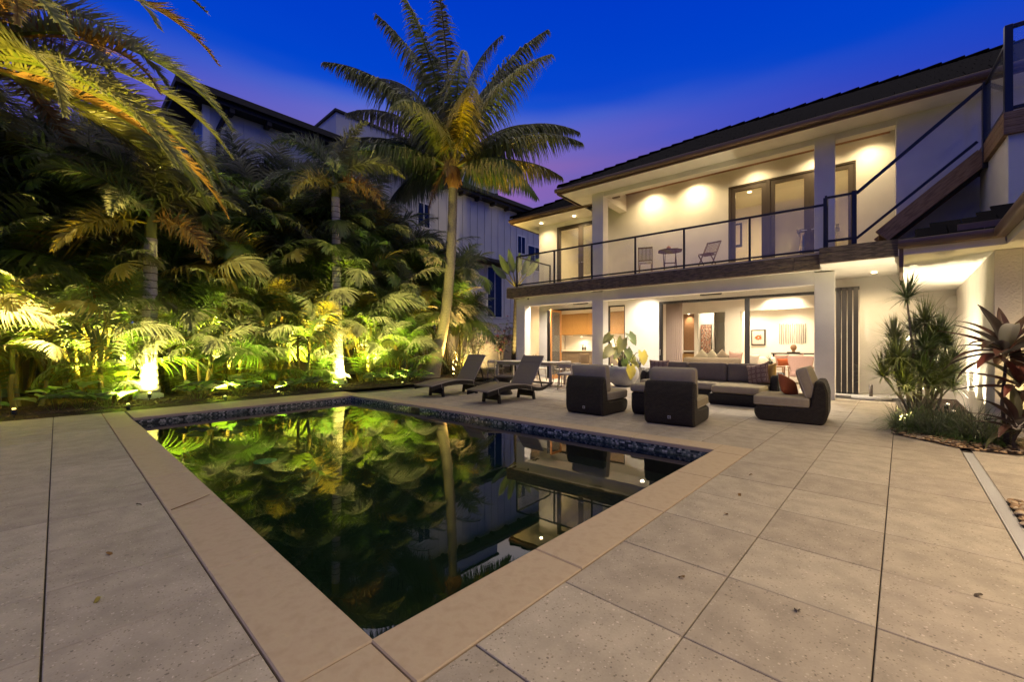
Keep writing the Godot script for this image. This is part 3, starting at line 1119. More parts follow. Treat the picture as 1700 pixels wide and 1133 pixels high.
func house_roofs() -> void:
	var T := 0.55
	var ye := 6.34
	var ze := -7.40
	var xe := 11.55
	var xr := 15.1
	var yr := ye + (xr - xe) * T
	var rf0 := Node3D.new()
	rf0.name = "main_roof"
	hs.add_child(rf0, true)
	# deck of the roof: front slope, hip, back slope
	var st := ST()
	var A := Vector3(xe, ye, ze)
	var B := Vector3(xe, ye, 7.6)
	var C := Vector3(xr, yr, 7.6)
	var D := Vector3(xr, yr, ze + (xr - xe))
	var E2 := Vector3(2 * xr - xe, ye, ze)
	var F2 := Vector3(2 * xr - xe, ye, 7.6)
	poly_face(st, [A, B, C, D])
	poly_face(st, [A, D, E2])
	poly_face(st, [E2, D, C, F2])
	poly_face(st, [B, F2, C])
	part(rf0, "roof_deck", done(st), M.roof)
	var slope := Vector3(xr - xe, yr - ye, 0)
	tile_field(rf0, 230, A, Vector3(0, 0, 1), slope, 0.33, 0.34, 12.5, slope.length(), func(a: float, u: float) -> bool: return a > u * cos(atan(T)) + 0.1)
	# ridge and hip caps: these make the stepped skyline
	var cap := prism(round_poly([Vector2(-0.13, 0), Vector2(-0.10, 0.05), Vector2(0.10, 0.05), Vector2(0.13, 0)], 0.02), 0.44, 0.008)
	var hip := D - A
	var nh := int(hip.length() / 0.40)
	for k in nh:
		var p := A + hip * ((k + 0.5) / nh)
		part(rf0, "hip_cap", cap, M.roof, Transform3D(Basis.looking_at(-hip.normalized(), Vector3.UP) * Basis(Vector3.RIGHT, 0.09), p + Vector3(0, 0.06, 0)))
	for k in 22:
		part(rf0, "ridge_cap", cap, M.roof, Transform3D(Basis(Vector3.RIGHT, -0.10), D + Vector3(0, 0.05, 0.2 + 0.40 * k)))
	# fascia and gutter
	var gp := round_poly([Vector2(0, 0), Vector2(0.11, 0), Vector2(0.13, 0.06), Vector2(0.12, 0.12), Vector2(0, 0.12)], 0.02)
	part(rf0, "gutter", prism(gp, 15.1, 0.003), M.gutter, Transform3D(Basis(Vector3.UP, PI) * Basis(), Vector3(11.60, 6.23, 0.05)))
	ext(rf0, "fascia", M.gutter, 11.602, 11.64, 6.18, 6.34, -7.46, 7.6)
	ext(rf0, "fascia", M.gutter, 11.60, 13.5, 6.18, 6.34, -7.48, -7.44)
	# wing roof, set back
	var r2 := Node3D.new()
	r2.name = "wing_roof"
	hs.add_child(r2, true)
	st = ST()
	var a2 := Vector3(13.1, 6.32, -10.7)
	var b2 := Vector3(13.1, 6.32, -6.0)
	var w2 := 2.6
	var d2 := Vector3(13.1 + w2, 6.32 + w2 * T, -10.7 + w2)
	var c2 := Vector3(13.1 + w2, 6.32 + w2 * T, -6.0)
	var e2 := Vector3(13.1 + 2 * w2, 6.32, -10.7)
	var f2 := Vector3(13.1 + 2 * w2, 6.32, -6.0)
	poly_face(st, [a2, b2, c2, d2])
	poly_face(st, [a2, d2, e2])
	poly_face(st, [e2, d2, c2, f2])
	part(r2, "roof_deck", done(st), M.roof)
	tile_field(r2, 60, a2, Vector3(0, 0, 1), Vector3(w2, w2 * T, 0), 0.33, 0.34, 4.6, Vector2(w2, w2 * T).length(), func(a: float, u: float) -> bool: return a > u * cos(atan(T)) + 0.1)
	hip = d2 - a2
	for k in 8:
		part(r2, "hip_cap", cap, M.roof, Transform3D(Basis.looking_at(-hip.normalized(), Vector3.UP) * Basis(Vector3.RIGHT, 0.09), a2 + hip * ((k + 0.5) / 8.0) + Vector3(0, 0.06, 0)))
	part(r2, "gutter", prism(gp, 4.7, 0.003), M.gutter, Transform3D(Basis(Vector3.UP, PI), Vector3(13.14, 6.20, -8.33)))
	ext(r2, "fascia", M.gutter, 13.142, 13.18, 6.15, 6.32, -10.68, -6.58)
	ext(r2, "fascia", M.gutter, 13.142, 18.3, 6.15, 6.32, -10.70, -10.66)

func balcony_and_stairs() -> void:
	# weathered timber edge: three boards high, lengths butted
	var e := Node3D.new()
	e.name = "balcony_edge"
	hs.add_child(e, true)
	for r in 3:
		var y := 3.035 + 0.115 * r
		var z := -9.76
		var k := 0
		while z < -0.58:
			var z2 := minf(z + [2.9, 3.6, 2.2][(k + r) % 3], -0.57)
			var b := ext(e, "board", M.old_beam, 11.96, 12.12 - 0.001 * r, y, y + 0.112, z + 0.002, z2 - 0.002, 0.004)
			b.position.x += rf(-0.004, 0.004)
			z = z2
			k += 1
		ext(e, "board", M.old_beam, 11.98, 13.9, y, y + 0.112, -9.93, -9.765, 0.004)
		ext(e, "board", M.old_beam, 11.30, 11.52, y + 0.012, y + 0.122, -0.545, 3.2, 0.004)
	ext(e, "landing_deck", M.old_beam, 11.52, 12.28, 3.33, 3.40, -0.545, 3.2)
	ext(e, "flashing", M.white, 12.0, 12.14, 3.385, 3.392, -9.76, -0.57, 0.001)
	# railing: posts, two rails, glass between
	var r := Node3D.new()
	r.name = "railing"
	hs.add_child(r, true)
	var x := 12.03
	var yt := 4.53
	var yb := 3.46
	var zs := [-9.47, -7.86, -6.44, -5.0, -3.6, -2.0, -0.46]
	ext(r, "top_rail", M.rail, x - 0.025, x + 0.025, yt - 0.05, yt, -9.49, -0.46)
	ext(r, "bottom_rail", M.rail, x - 0.02, x + 0.02, yb, yb + 0.045, -9.49, -0.46)
	for i in zs.size():
		var wd := 0.045 if i == zs.size() - 1 else 0.024
		ext(r, "post", M.rail, x - 0.027, x + 0.027, 3.38, (yt - 0.051) if wd < 0.04 else 4.66, zs[i] - wd, zs[i] + wd)
		if i > 0:
			ext(r, "glass_panel", M.glass, x - 0.005, x + 0.005, yb + 0.046, yt - 0.052, zs[i - 1] + 0.028, zs[i] - 0.05, 0.0005)
	# return to the wall at the far end
	ext(r, "top_rail", M.rail, x + 0.03, XW, yt - 0.05, yt, -9.49, -9.45)
	ext(r, "bottom_rail", M.rail, x + 0.03, XW, yb, yb + 0.045, -9.49, -9.45)
	ext(r, "glass_panel", M.glass, x + 0.03, XW - 0.05, yb + 0.046, yt - 0.052, -9.475, -9.465, 0.0005)
	ext(r, "post", M.rail, XW - 0.05, XW, 3.46, yt - 0.051, -9.49, -9.45)
	# gate bay and the stair flight to the roof terrace, outside the facade
	var gx := 11.36
	ext(r, "post", M.rail, gx - 0.045, gx + 0.045, 3.40, 4.51, 0.0, 0.086)
	ext(r, "top_rail", M.rail, gx - 0.02, gx + 0.02, 4.44, 4.49, -0.41, 0.0)
	ext(r, "bottom_rail", M.rail, gx - 0.02, gx + 0.02, 3.50, 3.55, -0.41, 0.0)
	ext(r, "glass_panel", M.glass, gx - 0.005, gx + 0.005, 3.56, 4.43, -0.39, -0.01, 0.0005)
	ext(r, "post", M.rail, gx - 0.03, gx + 0.03, 3.40, 4.51, -0.45, -0.41)
	ext(r, "top_rail", M.rail, gx + 0.03, 12.0, 4.44, 4.49, -0.45, -0.41)
	ext(r, "glass_panel", M.glass, gx + 0.03, 12.0, 3.50, 4.43, -0.435, -0.425, 0.0005)
	var s := Node3D.new()
	s.name = "stair"
	hs.add_child(s, true)
	var p0 := Vector3(11.36, 4.45, 0.08)
	var p1 := Vector3(11.40, 6.03, 1.89)
	var q0 := Vector3(11.36, 3.51, 0.08)
	var q1 := Vector3(11.40, 5.02, 1.80)
	bar(s, "hand_rail", M.rail, p0, p1, 0.05, 0.06)
	bar(s, "lower_rail", M.rail, q0, q1, 0.04, 0.05)
	var st := ST()
	quad(st, q0 + Vector3(0, 0.03, 0), q1 + Vector3(0, 0.03, 0), p1 - Vector3(0, 0.04, 0), p0 - Vector3(0, 0.04, 0))
	part(s, "glass_panel", done(st), M.glass)
	ext(s, "post", M.rail, 11.35, 11.45, 4.5, 6.07, 1.86, 1.96)
	# stringers, treads and a dark board added as shade below the flight
	var d := Vector3(0, 1.26, 1.42)
	var s0 := Vector3(11.44, 3.50, 0.48)
	bar(s, "stringer", M.stair_wood, s0, s0 + d, 0.10, 0.29)
	bar(s, "stringer", M.stair_wood, s0 + Vector3(0.78, 0, 0), s0 + Vector3(0.78, 0, 0) + d, 0.08, 0.29)
	for k in 7:
		var t := (k + 0.5) / 7.0
		box(s, "tread", M.stair_wood, s0 + d * t + Vector3(0.39, 0.0, 0), Vector3(0.70, 0.05, 0.27), 0.006)
	bar(s, "added_shade_board", M.dark_wood, s0 + Vector3(0.39, -0.14, 0.02), s0 + Vector3(0.39, -0.14, 0.02) + d, 0.68, 0.03)  # added dark sheet, its colour stands in for shade under the stair
	# roof terrace: box with timber rim, glass guard
	var t := Node3D.new()
	t.name = "roof_terrace"
	hs.add_child(t, true)
	ext(t, "wall", M.wall, 10.12, 10.30, 3.0, 4.60, 1.93, 5.2)
	ext(t, "wall", M.wall, 10.30, 12.0, 3.0, 4.60, 1.93, 2.10)
	ext(t, "floor_slab", M.wall, 10.3, 12.25, 4.50, 4.60, 2.10, 5.2)
	for k in 3:
		ext(t, "rim_board", M.stair_wood, 10.06, 10.26, 4.602 + 0.118 * k, 4.716 + 0.118 * k, 1.87, 5.2)
		ext(t, "rim_board", M.stair_wood, 10.262, 12.25, 4.602 + 0.118 * k, 4.716 + 0.118 * k, 1.87, 2.0)
	ext(t, "post", M.rail, 10.07, 10.16, 4.95, 6.33, 1.885, 1.975)
	ext(t, "top_rail", M.rail, 10.09, 10.14, 6.27, 6.33, 1.98, 5.2)
	ext(t, "bottom_rail", M.rail, 10.09, 10.14, 4.99, 5.04, 1.98, 5.2)
	ext(t, "glass_panel", M.glass, 10.11, 10.12, 5.04, 6.27, 1.98, 5.2, 0.0005)
	ext(t, "top_rail", M.rail, 10.16, 11.36, 6.02, 6.07, 1.89, 1.94)
	ext(t, "bottom_rail", M.rail, 10.16, 11.36, 4.99, 5.04, 1.89, 1.94)
	ext(t, "glass_panel", M.glass, 10.16, 11.36, 5.04, 6.02, 1.91, 1.92, 0.0005)

# ---------------------------------------------------------------- low wing on the garden side (pool axes)
func side_wing() -> void:
	var w := thing("garden_wing", "low white garden wing with bronze gutter and dark hipped roof", "building", Transform3D())
	ext(w, "wall", M.rough_wall, 8.80, 14.6, -0.05, 2.58, 0.95, 1.2, 0.004)
	ext(w, "end_wall", M.rough_wall, 8.802, 9.05, -0.05, 2.58, 1.202, 6.0, 0.004)
	ext(w, "wall", M.rough_wall, 0.0, 8.80, -0.05, 2.58, 3.6, 3.8, 0.004)
	# soffits
	ext(w, "soffit", M.soffit, 8.36, 14.4, 2.585, 2.62, 0.03, 0.97, 0.002)
	ext(w, "soffit", M.soffit, 8.36, 8.82, 2.585, 2.62, 0.972, 6.0, 0.002)
	ext(w, "soffit", M.soffit, 0.0, 8.358, 2.585, 2.62, 1.02, 3.7, 0.002)
	# gutters: along the front, back to the house, and towards the pool's end
	var gp := round_poly([Vector2(0, 0), Vector2(0.10, 0), Vector2(0.125, 0.06), Vector2(0.12, 0.12), Vector2(0, 0.12)], 0.02)
	part(w, "gutter", prism(gp, 1.02, 0.003), M.gutter, Transform3D(Basis(Vector3.UP, PI), Vector3(8.30, 2.66, 0.48)))
	part(w, "gutter", prism(gp, 8.2, 0.003), M.gutter, Transform3D(Basis(Vector3.UP, PI / 2), Vector3(4.1, 2.66, 1.0)))
	ext(w, "fascia", M.soffit, 8.304, 8.345, 2.57, 2.70, -0.03, 0.99)
	ext(w, "fascia", M.soffit, 0.0, 8.30, 2.57, 2.70, 1.002, 1.04)
	ext(w, "barge_board", M.gutter, 8.30, 8.9, 2.40, 2.76, -0.02, 0.026)
	ext(w, "barge_board", M.gutter, 8.9, 12.0, 2.62, 2.76, -0.02, 0.026)
	ext(w, "splash_guard", M.gutter, 8.27, 8.285, 2.76, 2.90, 0.56, 0.97, 0.002)
	ext(w, "splash_guard", M.gutter, 7.98, 8.26, 2.76, 2.90, 0.985, 1.0, 0.002)
	# roof: front slope rising away from the pool, hip on the open end, second slope over the near part
	var st := ST()
	var T := 0.42
	var a := Vector3(8.28, 2.77, -0.02)
	var b := Vector3(8.28, 2.77, 1.0)
	var c := Vector3(11.4, 2.77 + 3.12 * T, 4.1)
	var d := Vector3(11.4, 2.77 + 3.12 * T, 3.1)
	var e := Vector3(14.4, 2.77, -0.02)
	poly_face(st, [a, b, c, d])
	poly_face(st, [a, d, e])
	var f := Vector3(0.0, 2.77, 1.0)
	var g := Vector3(0.0, 2.77 + 3.12 * T, 4.1)
	poly_face(st, [f, g, c, b])
	part(w, "roof_deck", done(st), M.roof)
	tile_field(w, 60, a, Vector3(0, 0, 1), Vector3(3.12, 3.12 * T, 0), 0.33, 0.32, 4.4, Vector2(3.12, 3.12 * T).length(), func(al: float, u: float) -> bool: return al > u * 0.92 + 0.05 and al < 1.0 + u * 0.92)
	tile_field(w, 60, Vector3(4.0, 2.77, 1.0), Vector3(1, 0, 0), Vector3(0, 3.1 * T, 3.1), 0.33, 0.32, 4.3, 3.3, func(al: float, u: float) -> bool: return al < 4.1 + u * 0.92)
	# round wall speaker and a small step light on the wall
	part(w, "wall_speaker", lathe([Vector2(0, 0.05), Vector2(0.10, 0.045), Vector2(0.15, 0.02), Vector2(0.155, 0.0)], 24), M.soffit, Transform3D(Basis(Vector3.BACK, PI / 2), Vector3(14.19, 2.28, 0.92)))
	ext(w, "outlet_cover", M.steel, 11.15, 11.23, 0.62, 0.80, 0.925, 0.95, 0.004)
	# lights in the soffit over the path and the near terrace
	for p: Vector3 in [Vector3(7.2, 2.57, 1.7), Vector3(5.2, 2.57, 1.7), Vector3(3.0, 2.57, 1.7), Vector3(1.0, 2.57, 1.7)]:
		spot(w, "downlight", p, Vector3(-0.05, -1, -0.15), 6.3, 78.0, Color(1.0, 0.88, 0.72), 0.06, 8.0)

# ---------------------------------------------------------------- rooms seen through the doors
func rooms() -> void:
	var m: Material = M.room
	# living room shell
	ext(hs, "inner_wall", m, 14.4, 22.4, 0.004, 3.2, -6.05, -5.9)
	ext(hs, "inner_wall", m, 18.0, 18.2, 0.004, 3.2, -5.9, -5.50)
	ext(hs, "inner_wall", m, 18.0, 18.2, 2.60, 3.2, -5.50, -0.3)
	ext(hs, "inner_wall", m, 18.0, 18.2, 0.004, 2.60, -4.99, -4.87)
	ext(hs, "inner_wall", m, 18.0, 18.2, 0.004, 2.60, -3.85, -3.30)
	ext(hs, "inner_wall", m, 18.0, 18.2, 0.004, 3.2, -0.3, 1.75)
	ext(hs, "inner_wall", m, 14.4, 18.2, 0.004, 3.2, 1.75, 1.9)
	ext(hs, "inner_wall", m, 19.6, 19.75, 0.004, 3.2, -5.9, -4.62)
	ext(hs, "inner_wall", m, 21.0, 21.15, 0.004, 3.2, -5.9, -3.86)
	ext(hs, "inner_wall", m, 18.2, 22.2, 0.004, 3.2, -3.85, -3.75)
	ext(hs, "inner_wall", m, 22.2, 22.38, 0.004, 3.2, -3.75, 3.4)
	ext(hs, "dining_ceiling", m, 18.2, 22.2, 2.98, 3.02, -3.75, 1.9)
	ext(hs, "inner_wall", m, 18.2, 22.2, 0.004, 3.0, 1.75, 1.9)
	ext(hs, "skirting", M.white, 22.18, 22.2, 0.004, 0.12, -3.75, 1.75)
	# walnut cupboard in its niche
	var cb := Node3D.new()
	cb.name = "walnut_niche"
	hs.add_child(cb, true)
	ext(cb, "back_panel", M.walnut, 18.3, 18.34, 0.004, 2.6, -5.5, -4.99)
	ext(cb, "shelf", M.white, 18.02, 18.3, 1.03, 1.07, -5.48, -5.06)
	ext(cb, "lower_door", M.cabinet, 18.1, 18.29, 0.05, 0.95, -5.48, -5.01)
	# panelled hall door
	var hd := Node3D.new()
	hd.name = "hall_door"
	hs.add_child(hd, true)
	ext(hd, "leaf", M.white, 20.96, 20.995, 0.01, 2.25, -4.78, -3.98)
	ext(hd, "frame", M.white, 20.94, 20.998, 0.01, 2.33, -4.86, -4.79)
	ext(hd, "frame", M.white, 20.94, 20.998, 2.26, 2.33, -4.79, -3.9)
	# curtain: soft folds
	var st := ST(true)
	var n := 60
	for i in n:
		var p := []
		for k in 2:
			var t := float(i + k) / n
			p.append(Vector3(14.60 + 0.045 * sin(t * TAU * 8.0), 0, -4.97 + t * 0.55))
		quad(st, p[0] + Vector3(0, 2.95, 0), p[0] + Vector3(0, 0.03, 0), p[1] + Vector3(0, 0.03, 0), p[1] + Vector3(0, 2.95, 0))
	var cu := thing("curtain", "gathered taupe curtain drawn back at the side of the sliding door", "curtain", Transform3D(HB, Vector3.ZERO))
	part(cu, "cloth", done(st), M.curtain)
	bar(cu, "curtain_rod", M.steel, Vector3(14.6, 2.97, -5.0), Vector3(14.6, 2.97, -0.8), 0.02, 0.02)
	# lamps
	var warm := Color(1.0, 0.91, 0.76)
	for p: Vector3 in [Vector3(15.6, 3.185, -4.2), Vector3(15.6, 3.185, -1.4), Vector3(16.9, 3.185, -2.9), Vector3(16.6, 3.185, 0.6)]:
		spot(hs, "ceiling_light", p, Vector3.DOWN, 9.5, 78.0, warm, 0.06, 6.0)
	for z: float in [-2.25, -1.95, -1.6]:
		spot(hs, "ceiling_light", Vector3(17.6, 3.185, z), Vector3(0.42, -1, 0), 3.5, 50.0, warm, 0.04, 10.0)
	for p: Vector3 in [Vector3(21.4, 2.96, -2.0), Vector3(21.4, 2.96, -3.4), Vector3(19.9, 2.96, -2.0), Vector3(19.9, 2.96, 0.4)]:
		spot(hs, "ceiling_light", p, Vector3.DOWN, 8.0, 78.0, warm, 0.05, 6.0)
	spot(hs, "ceiling_light", Vector3(18.9, 3.185, -4.7), Vector3(0.5, -1, 0), 7.0, 60.0, warm, 0.05, 6.0)
	spot(hs, "ceiling_light", Vector3(18.15, 2.585, -5.25), Vector3(0.1, -1, 0), 1.5, 60.0, warm, 0.03, 6.0)
	# art
	var p1 := thing("painting", "tall abstract painting in rust and black on the hall wall", "painting", Transform3D(HB, Vector3.ZERO))
	ext(p1, "frame", M.black_plastic, 19.53, 19.595, 0.95, 2.20, -5.14, -4.70)
	var a1 := mt("art_rust", Color(1, 1, 1), 0.6, abstract_tex(3, [Color(0.02, 0.02, 0.02), Color(0.30, 0.28, 0.25), Color(0.45, 0.10, 0.03), Color(0.62, 0.55, 0.45), Color(0.12, 0.05, 0.04), Color(0.5, 0.2, 0.08)], 3, 5), Vector3(1, 0.8, 2.2), false)
	ext(p1, "canvas", a1, 19.522, 19.53, 0.97, 2.18, -5.12, -4.72, 0.001)
	var p2 := thing("painting", "framed orange flower picture on the dining room wall", "painting", Transform3D(HB, Vector3.ZERO))
	ext(p2, "frame", M.dark_frame, 22.14, 22.195, 1.30, 2.02, -3.62, -3.05)
	ext(p2, "mount", M.linen, 22.132, 22.14, 1.36, 1.96, -3.57, -3.10, 0.001)
	var stf := ST()
	for k in 13:
		var a := TAU * k / 13.0
		var c := Vector3(22.13, 1.66, -3.33)
		var dr := Vector3(0, sin(a) * 0.16, cos(a) * 0.19) * rf(0.7, 1.1)
		var sd := Vector3(0, cos(a), -sin(a)) * 0.025
		quad(stf, c + dr * 0.1, c + dr * 0.6 + sd, c + dr, c + dr * 0.6 - sd)
	part(p2, "flower", done(stf), M.rust)
	var p3 := thing("wall_art", "wall sculpture of thin upright driftwood strips in the dining room", "wall art", Transform3D(HB, Vector3.ZERO))
	for k in 15:
		var z := -2.50 + k * 0.068
		var top := 2.24 + rf(-0.03, 0.03)
		var low := 1.37 + rf(-0.03, 0.03)
		part(p3, "strip", tube([Vector3(22.17, low, z), Vector3(22.16, lerpf(low, top, 0.33), z + rf(-0.012, 0.012)), Vector3(22.16, lerpf(low, top, 0.66), z + rf(-0.012, 0.012)), Vector3(22.17, top, z)], 0.011, 5), M.bronze_frame)
	# furniture of the living room
	var so := thing("indoor_sofa", "grey indoor sofa facing into the living room", "sofa", H(16.5, 0.004, -3.9, 0))
	part(so, "base", cushion(Vector3(0.9, 0.38, 1.9), 0.06, 0.0), M.taupe, W(0, 0.22, 0))
	part(so, "backrest", cushion(Vector3(0.22, 0.5, 1.9), 0.08, 0.02), M.taupe, W(-0.36, 0.6, 0))
	for k in 2:
		part(so, "seat_cushion", cushion(Vector3(0.68, 0.16, 0.9), 0.05, 0.03), M.taupe, W(0.1, 0.48, -0.46 + 0.92 * k))
	var pil := [["olive throw pillow standing on the indoor sofa, leftmost of four", "olive_cloth", -4.28], ["broad olive throw pillow standing on the indoor sofa, second of four", "olive_cloth", -3.95], ["dark olive throw pillow standing on the indoor sofa, third of four", "taupe", -3.62], ["pink-brown throw pillow standing on the indoor sofa, rightmost of four", "pink_cloth", -3.2]]
	for k in 4:
		var t := thing("throw_pillow", pil[k][0], "pillow", H(16.45 + 0.03 * k, 0.84, pil[k][2]) * Transform3D(Basis(Vector3.UP, PI / 2 + rf(-0.3, 0.3)) * Basis(Vector3.BACK, PI / 4 if k < 3 else 0.12), Vector3.ZERO), "pillows on the indoor sofa")
		part(t, "cover", pillow(0.46, 0.46, 0.16), M[pil[k][1]])
	var s2 := thing("indoor_sofa", "cream indoor sofa under the driftwood wall art", "sofa", H(17.1, 0.004, -2.0, 0))
	part(s2, "base", cushion(Vector3(0.9, 0.40, 1.9), 0.06, 0.0), M.linen, W(0, 0.24, 0))
	part(s2, "backrest", cushion(Vector3(0.24, 0.5, 1.9), 0.09, 0.02), M.linen, W(0.4, 0.62, 0))
	for k in 2:
		part(s2, "seat_cushion", cushion(Vector3(0.68, 0.16, 0.9), 0.05, 0.03), M.linen, W(-0.1, 0.5, -0.46 + 0.92 * k))
	var pl := [["pale cushion lying at the end of the cream indoor sofa", "linen", -2.75, 0.2], ["dusty pink cushion on the cream indoor sofa", "pink_cloth", -1.85, -0.3], ["small rust-orange cushion on the cream indoor sofa", "rust", -1.75, 0.1], ["blush cushion leaning by the armrest of the cream indoor sofa", "pink_cloth", -1.45, 0.4]]
	for k in 4:
		var t := thing("throw_pillow", pl[k][0], "pillow", H(16.98 - (0.14 if k == 2 else 0.0), 0.78 - (0.06 if k == 2 else 0.0), pl[k][2]) * Transform3D(Basis(Vector3.UP, PI / 2 + pl[k][3]) * Basis(Vector3.RIGHT, -0.25) * Basis(Vector3.BACK, rf(-0.15, 0.15)), Vector3.ZERO), "pillows on the cream sofa")
		part(t, "cover", pillow(0.46, 0.42 if k != 2 else 0.26, 0.15), M[pl[k][1]])
	var ac := thing("armchair", "mid-brown leather armchair seen from behind beside the sliding door", "armchair", H(15.6, 0.004, -1.22, PI + 0.1))
	var back := prism(round_poly([Vector2(-0.22, 0.32), Vector2(0.22, 0.32), Vector2(0.33, 0.82), Vector2(0.33, 0.97), Vector2(-0.33, 0.97), Vector2(-0.33, 0.82)], 0.06), 0.12, 0.03)
	part(ac, "backrest", back, M.pink_cloth, Transform3D(Basis(Vector3.UP, PI / 2) * Basis(Vector3.RIGHT, -0.15), Vector3(0.30, 0, 0)))
	part(ac, "seat", cushion(Vector3(0.62, 0.15, 0.60), 0.05, 0.02), M.pink_cloth, W(0.0, 0.40, 0))
	for sx: float in [-0.27, 0.30]:
		for sz: float in [-0.30, 0.30]:
			bar(ac, "leg", M.walnut, Vector3(sx, 0.0, sz), Vector3(sx, 0.60, sz), 0.035, 0.035)
	for sz: float in [-0.31, 0.31]:
		bar(ac, "armrest", M.walnut, Vector3(-0.30, 0.61, sz), Vector3(0.34, 0.61, sz), 0.05, 0.03)
	var cs := thing("console_table", "dark console table against the dining room side", "table", H(19.0, 0.004, -1.6, 0))
	ext(cs, "top", M.dark_frame, -0.25, 0.25, 0.95, 1.0, -0.8, 0.8)
	for sx: float in [-0.2, 0.2]:
		for sz: float in [-0.72, 0.72]:
			ext(cs, "leg", M.dark_frame, sx - 0.03, sx + 0.03, 0, 0.95, sz - 0.03, sz + 0.03)
	var va := thing("bust", "small brown sculpted head on the console table", "sculpture", H(19.0, 1.004, -1.70))
	part(va, "base", cbox(Vector3(0.3, 0.04, 0.4), 0.006), M.dark_frame, W(0, 0.02, 0))
	part(va, "head", lathe([Vector2(0.06, 0), Vector2(0.05, 0.04), Vector2(0.09, 0.10), Vector2(0.11, 0.17), Vector2(0.09, 0.24), Vector2(0.04, 0.28), Vector2(0, 0.285)], 16), M.walnut, W(0, 0.04, 0))
	var stt := thing("side_table", "low walnut table with shelf inside the sliding door", "table", H(15.35, 0.004, -1.95))
	ext(stt, "top", M.walnut, -0.25, 0.25, 0.60, 0.64, -0.35, 0.35)
	ext(stt, "shelf", M.cabinet, -0.23, 0.23, 0.25, 0.29, -0.33, 0.33)
	for sx: float in [-0.22, 0.22]:
		for sz: float in [-0.32, 0.32]:
			ext(stt, "leg", M.walnut, sx - 0.02, sx + 0.02, 0, 0.60, sz - 0.02, sz + 0.02)
	var bp := thing("potted_plant", "dark strappy plant in a pot on the low walnut table", "plant", H(15.35, 0.648, -1.98))
	part(bp, "pot", lathe([Vector2(0, 0), Vector2(0.06, 0), Vector2(0.08, 0.12), Vector2(0.075, 0.14), Vector2(0, 0.13)], 14), M.dark_frame)
	part(bp, "leaves", rosette(26, 0.36, 0.022, 0.9, 0.9, 77), M.leaf_deep, W(0, 0.14, 0))
	# kitchen
	ext(hs, "inner_wall", m, 17.8, 17.95, 0.004, 3.2, -11.0, -6.05)
	var kc := thing("kitchen", "fitted kitchen with oak wall cupboards and pale worktop", "kitchen", Transform3D(HB, Vector3.ZERO))
	for k in 6:
		var z := -10.9 + k * 0.72
		var cbn := ext(kc, "wall_cupboard", M.cabinet, 17.25, 17.78, 1.80, 2.78, z, z + 0.714, 0.004)
		ext(kc, "base_drawers", M.drawer, 16.65, 17.78, 0.70, 1.02, z, z + 0.714)
		ext(kc, "base_drawers", M.drawer, 16.65, 17.78, 0.38, 0.69, z, z + 0.714)
		ext(kc, "base_drawers", M.drawer, 16.65, 17.78, 0.06, 0.37, z, z + 0.714)
		if k == 1:
			ext(kc, "extractor", M.steel, 17.2, 17.78, 1.72, 1.79, z, z + 0.7)
	ext(kc, "cornice", M.room, 17.2, 17.79, 2.79, 3.19, -10.95, -6.1)
	ext(kc, "worktop", M.white, 16.60, 17.79, 1.025, 1.07, -10.95, -6.1)
	ext(kc, "splashback", M.white, 17.76, 17.795, 1.075, 1.79, -10.95, -6.1)
	for z: float in [-9.9, -8.6, -7.3]:
		spot(hs, "ceiling_light", Vector3(15.8, 3.185, z), Vector3.DOWN, 9.5, 78.0, Color(1.0, 0.84, 0.6), 0.06, 6.0)
		spot(hs, "cupboard_light", Vector3(17.5, 1.785 if z > -9.5 else 1.70, z), Vector3.DOWN, 1.2, 75.0, Color(1.0, 0.9, 0.75), 0.03, 6.0)
	var kv := thing("vase", "two small dark glass bottles with a twig on the kitchen worktop", "vase", H(16.9, 1.072, -9.5))
	for k in 2:
		part(kv, "bottle", lathe([Vector2(0, 0), Vector2(0.045, 0), Vector2(0.05, 0.10), Vector2(0.02, 0.16), Vector2(0.02, 0.2)], 12), M.dark_frame, W(0, 0, k * 0.12))
	part(kv, "twig", rosette(9, 0.2, 0.02, 0.7, 0.3, 9), M.leaf_olive, W(0, 0.19, 0))
	var bs := thing("bar_chair", "dark upholstered kitchen chair just inside the folding door", "chair", H(15.6, 0.004, -8.75, 0.4))
	part(bs, "seat", cushion(Vector3(0.45, 0.10, 0.45), 0.04, 0.01), M.taupe, W(0, 0.48, 0))
	part(bs, "backrest", cushion(Vector3(0.08, 0.42, 0.44), 0.035, 0.01), M.taupe, W(0.2, 0.74, 0))
	for sx: float in [-0.18, 0.18]:
		for sz: float in [-0.18, 0.18]:
			bar(bs, "leg", M.steel, Vector3(sx, 0, sz), Vector3(sx * 0.8, 0.45, sz * 0.8), 0.02, 0.02)
	# upper rooms
	ext(hs, "inner_wall", m, 14.4, 18.4, 3.45, 6.32, -4.4, -4.25)
	ext(hs, "inner_wall", m, 14.4, 18.4, 3.45, 6.32, -6.5, -6.35)
	ext(hs, "inner_wall", m, 17.2, 17.35, 3.45, 6.32, -4.25, -2.3)
	ext(hs, "inner_wall", m, 14.4, 18.4, 3.45, 6.32, 1.2, 1.35)
	for p: Vector3 in [Vector3(15.6, 6.305, -2.6), Vector3(16.2, 6.305, -0.9), Vector3(15.4, 6.305, 0.5), Vector3(15.6, 6.305, -8.6), Vector3(15.6, 6.305, -7.2)]:
		spot(hs, "ceiling_light", p, Vector3.DOWN, 7.0, 78.0, Color(1.0, 0.86, 0.58), 0.06, 7.0)
	var uf := thing("picture_frame", "black framed picture leaning on the upstairs bedroom wall", "picture", Transform3D(HB, Vector3.ZERO))
	ext(uf, "frame", M.black_plastic, 17.14, 17.198, 4.9, 5.75, -3.55, -3.1)
	ext(uf, "print", M.linen, 17.13, 17.14, 4.97, 5.68, -3.49, -3.16, 0.001)
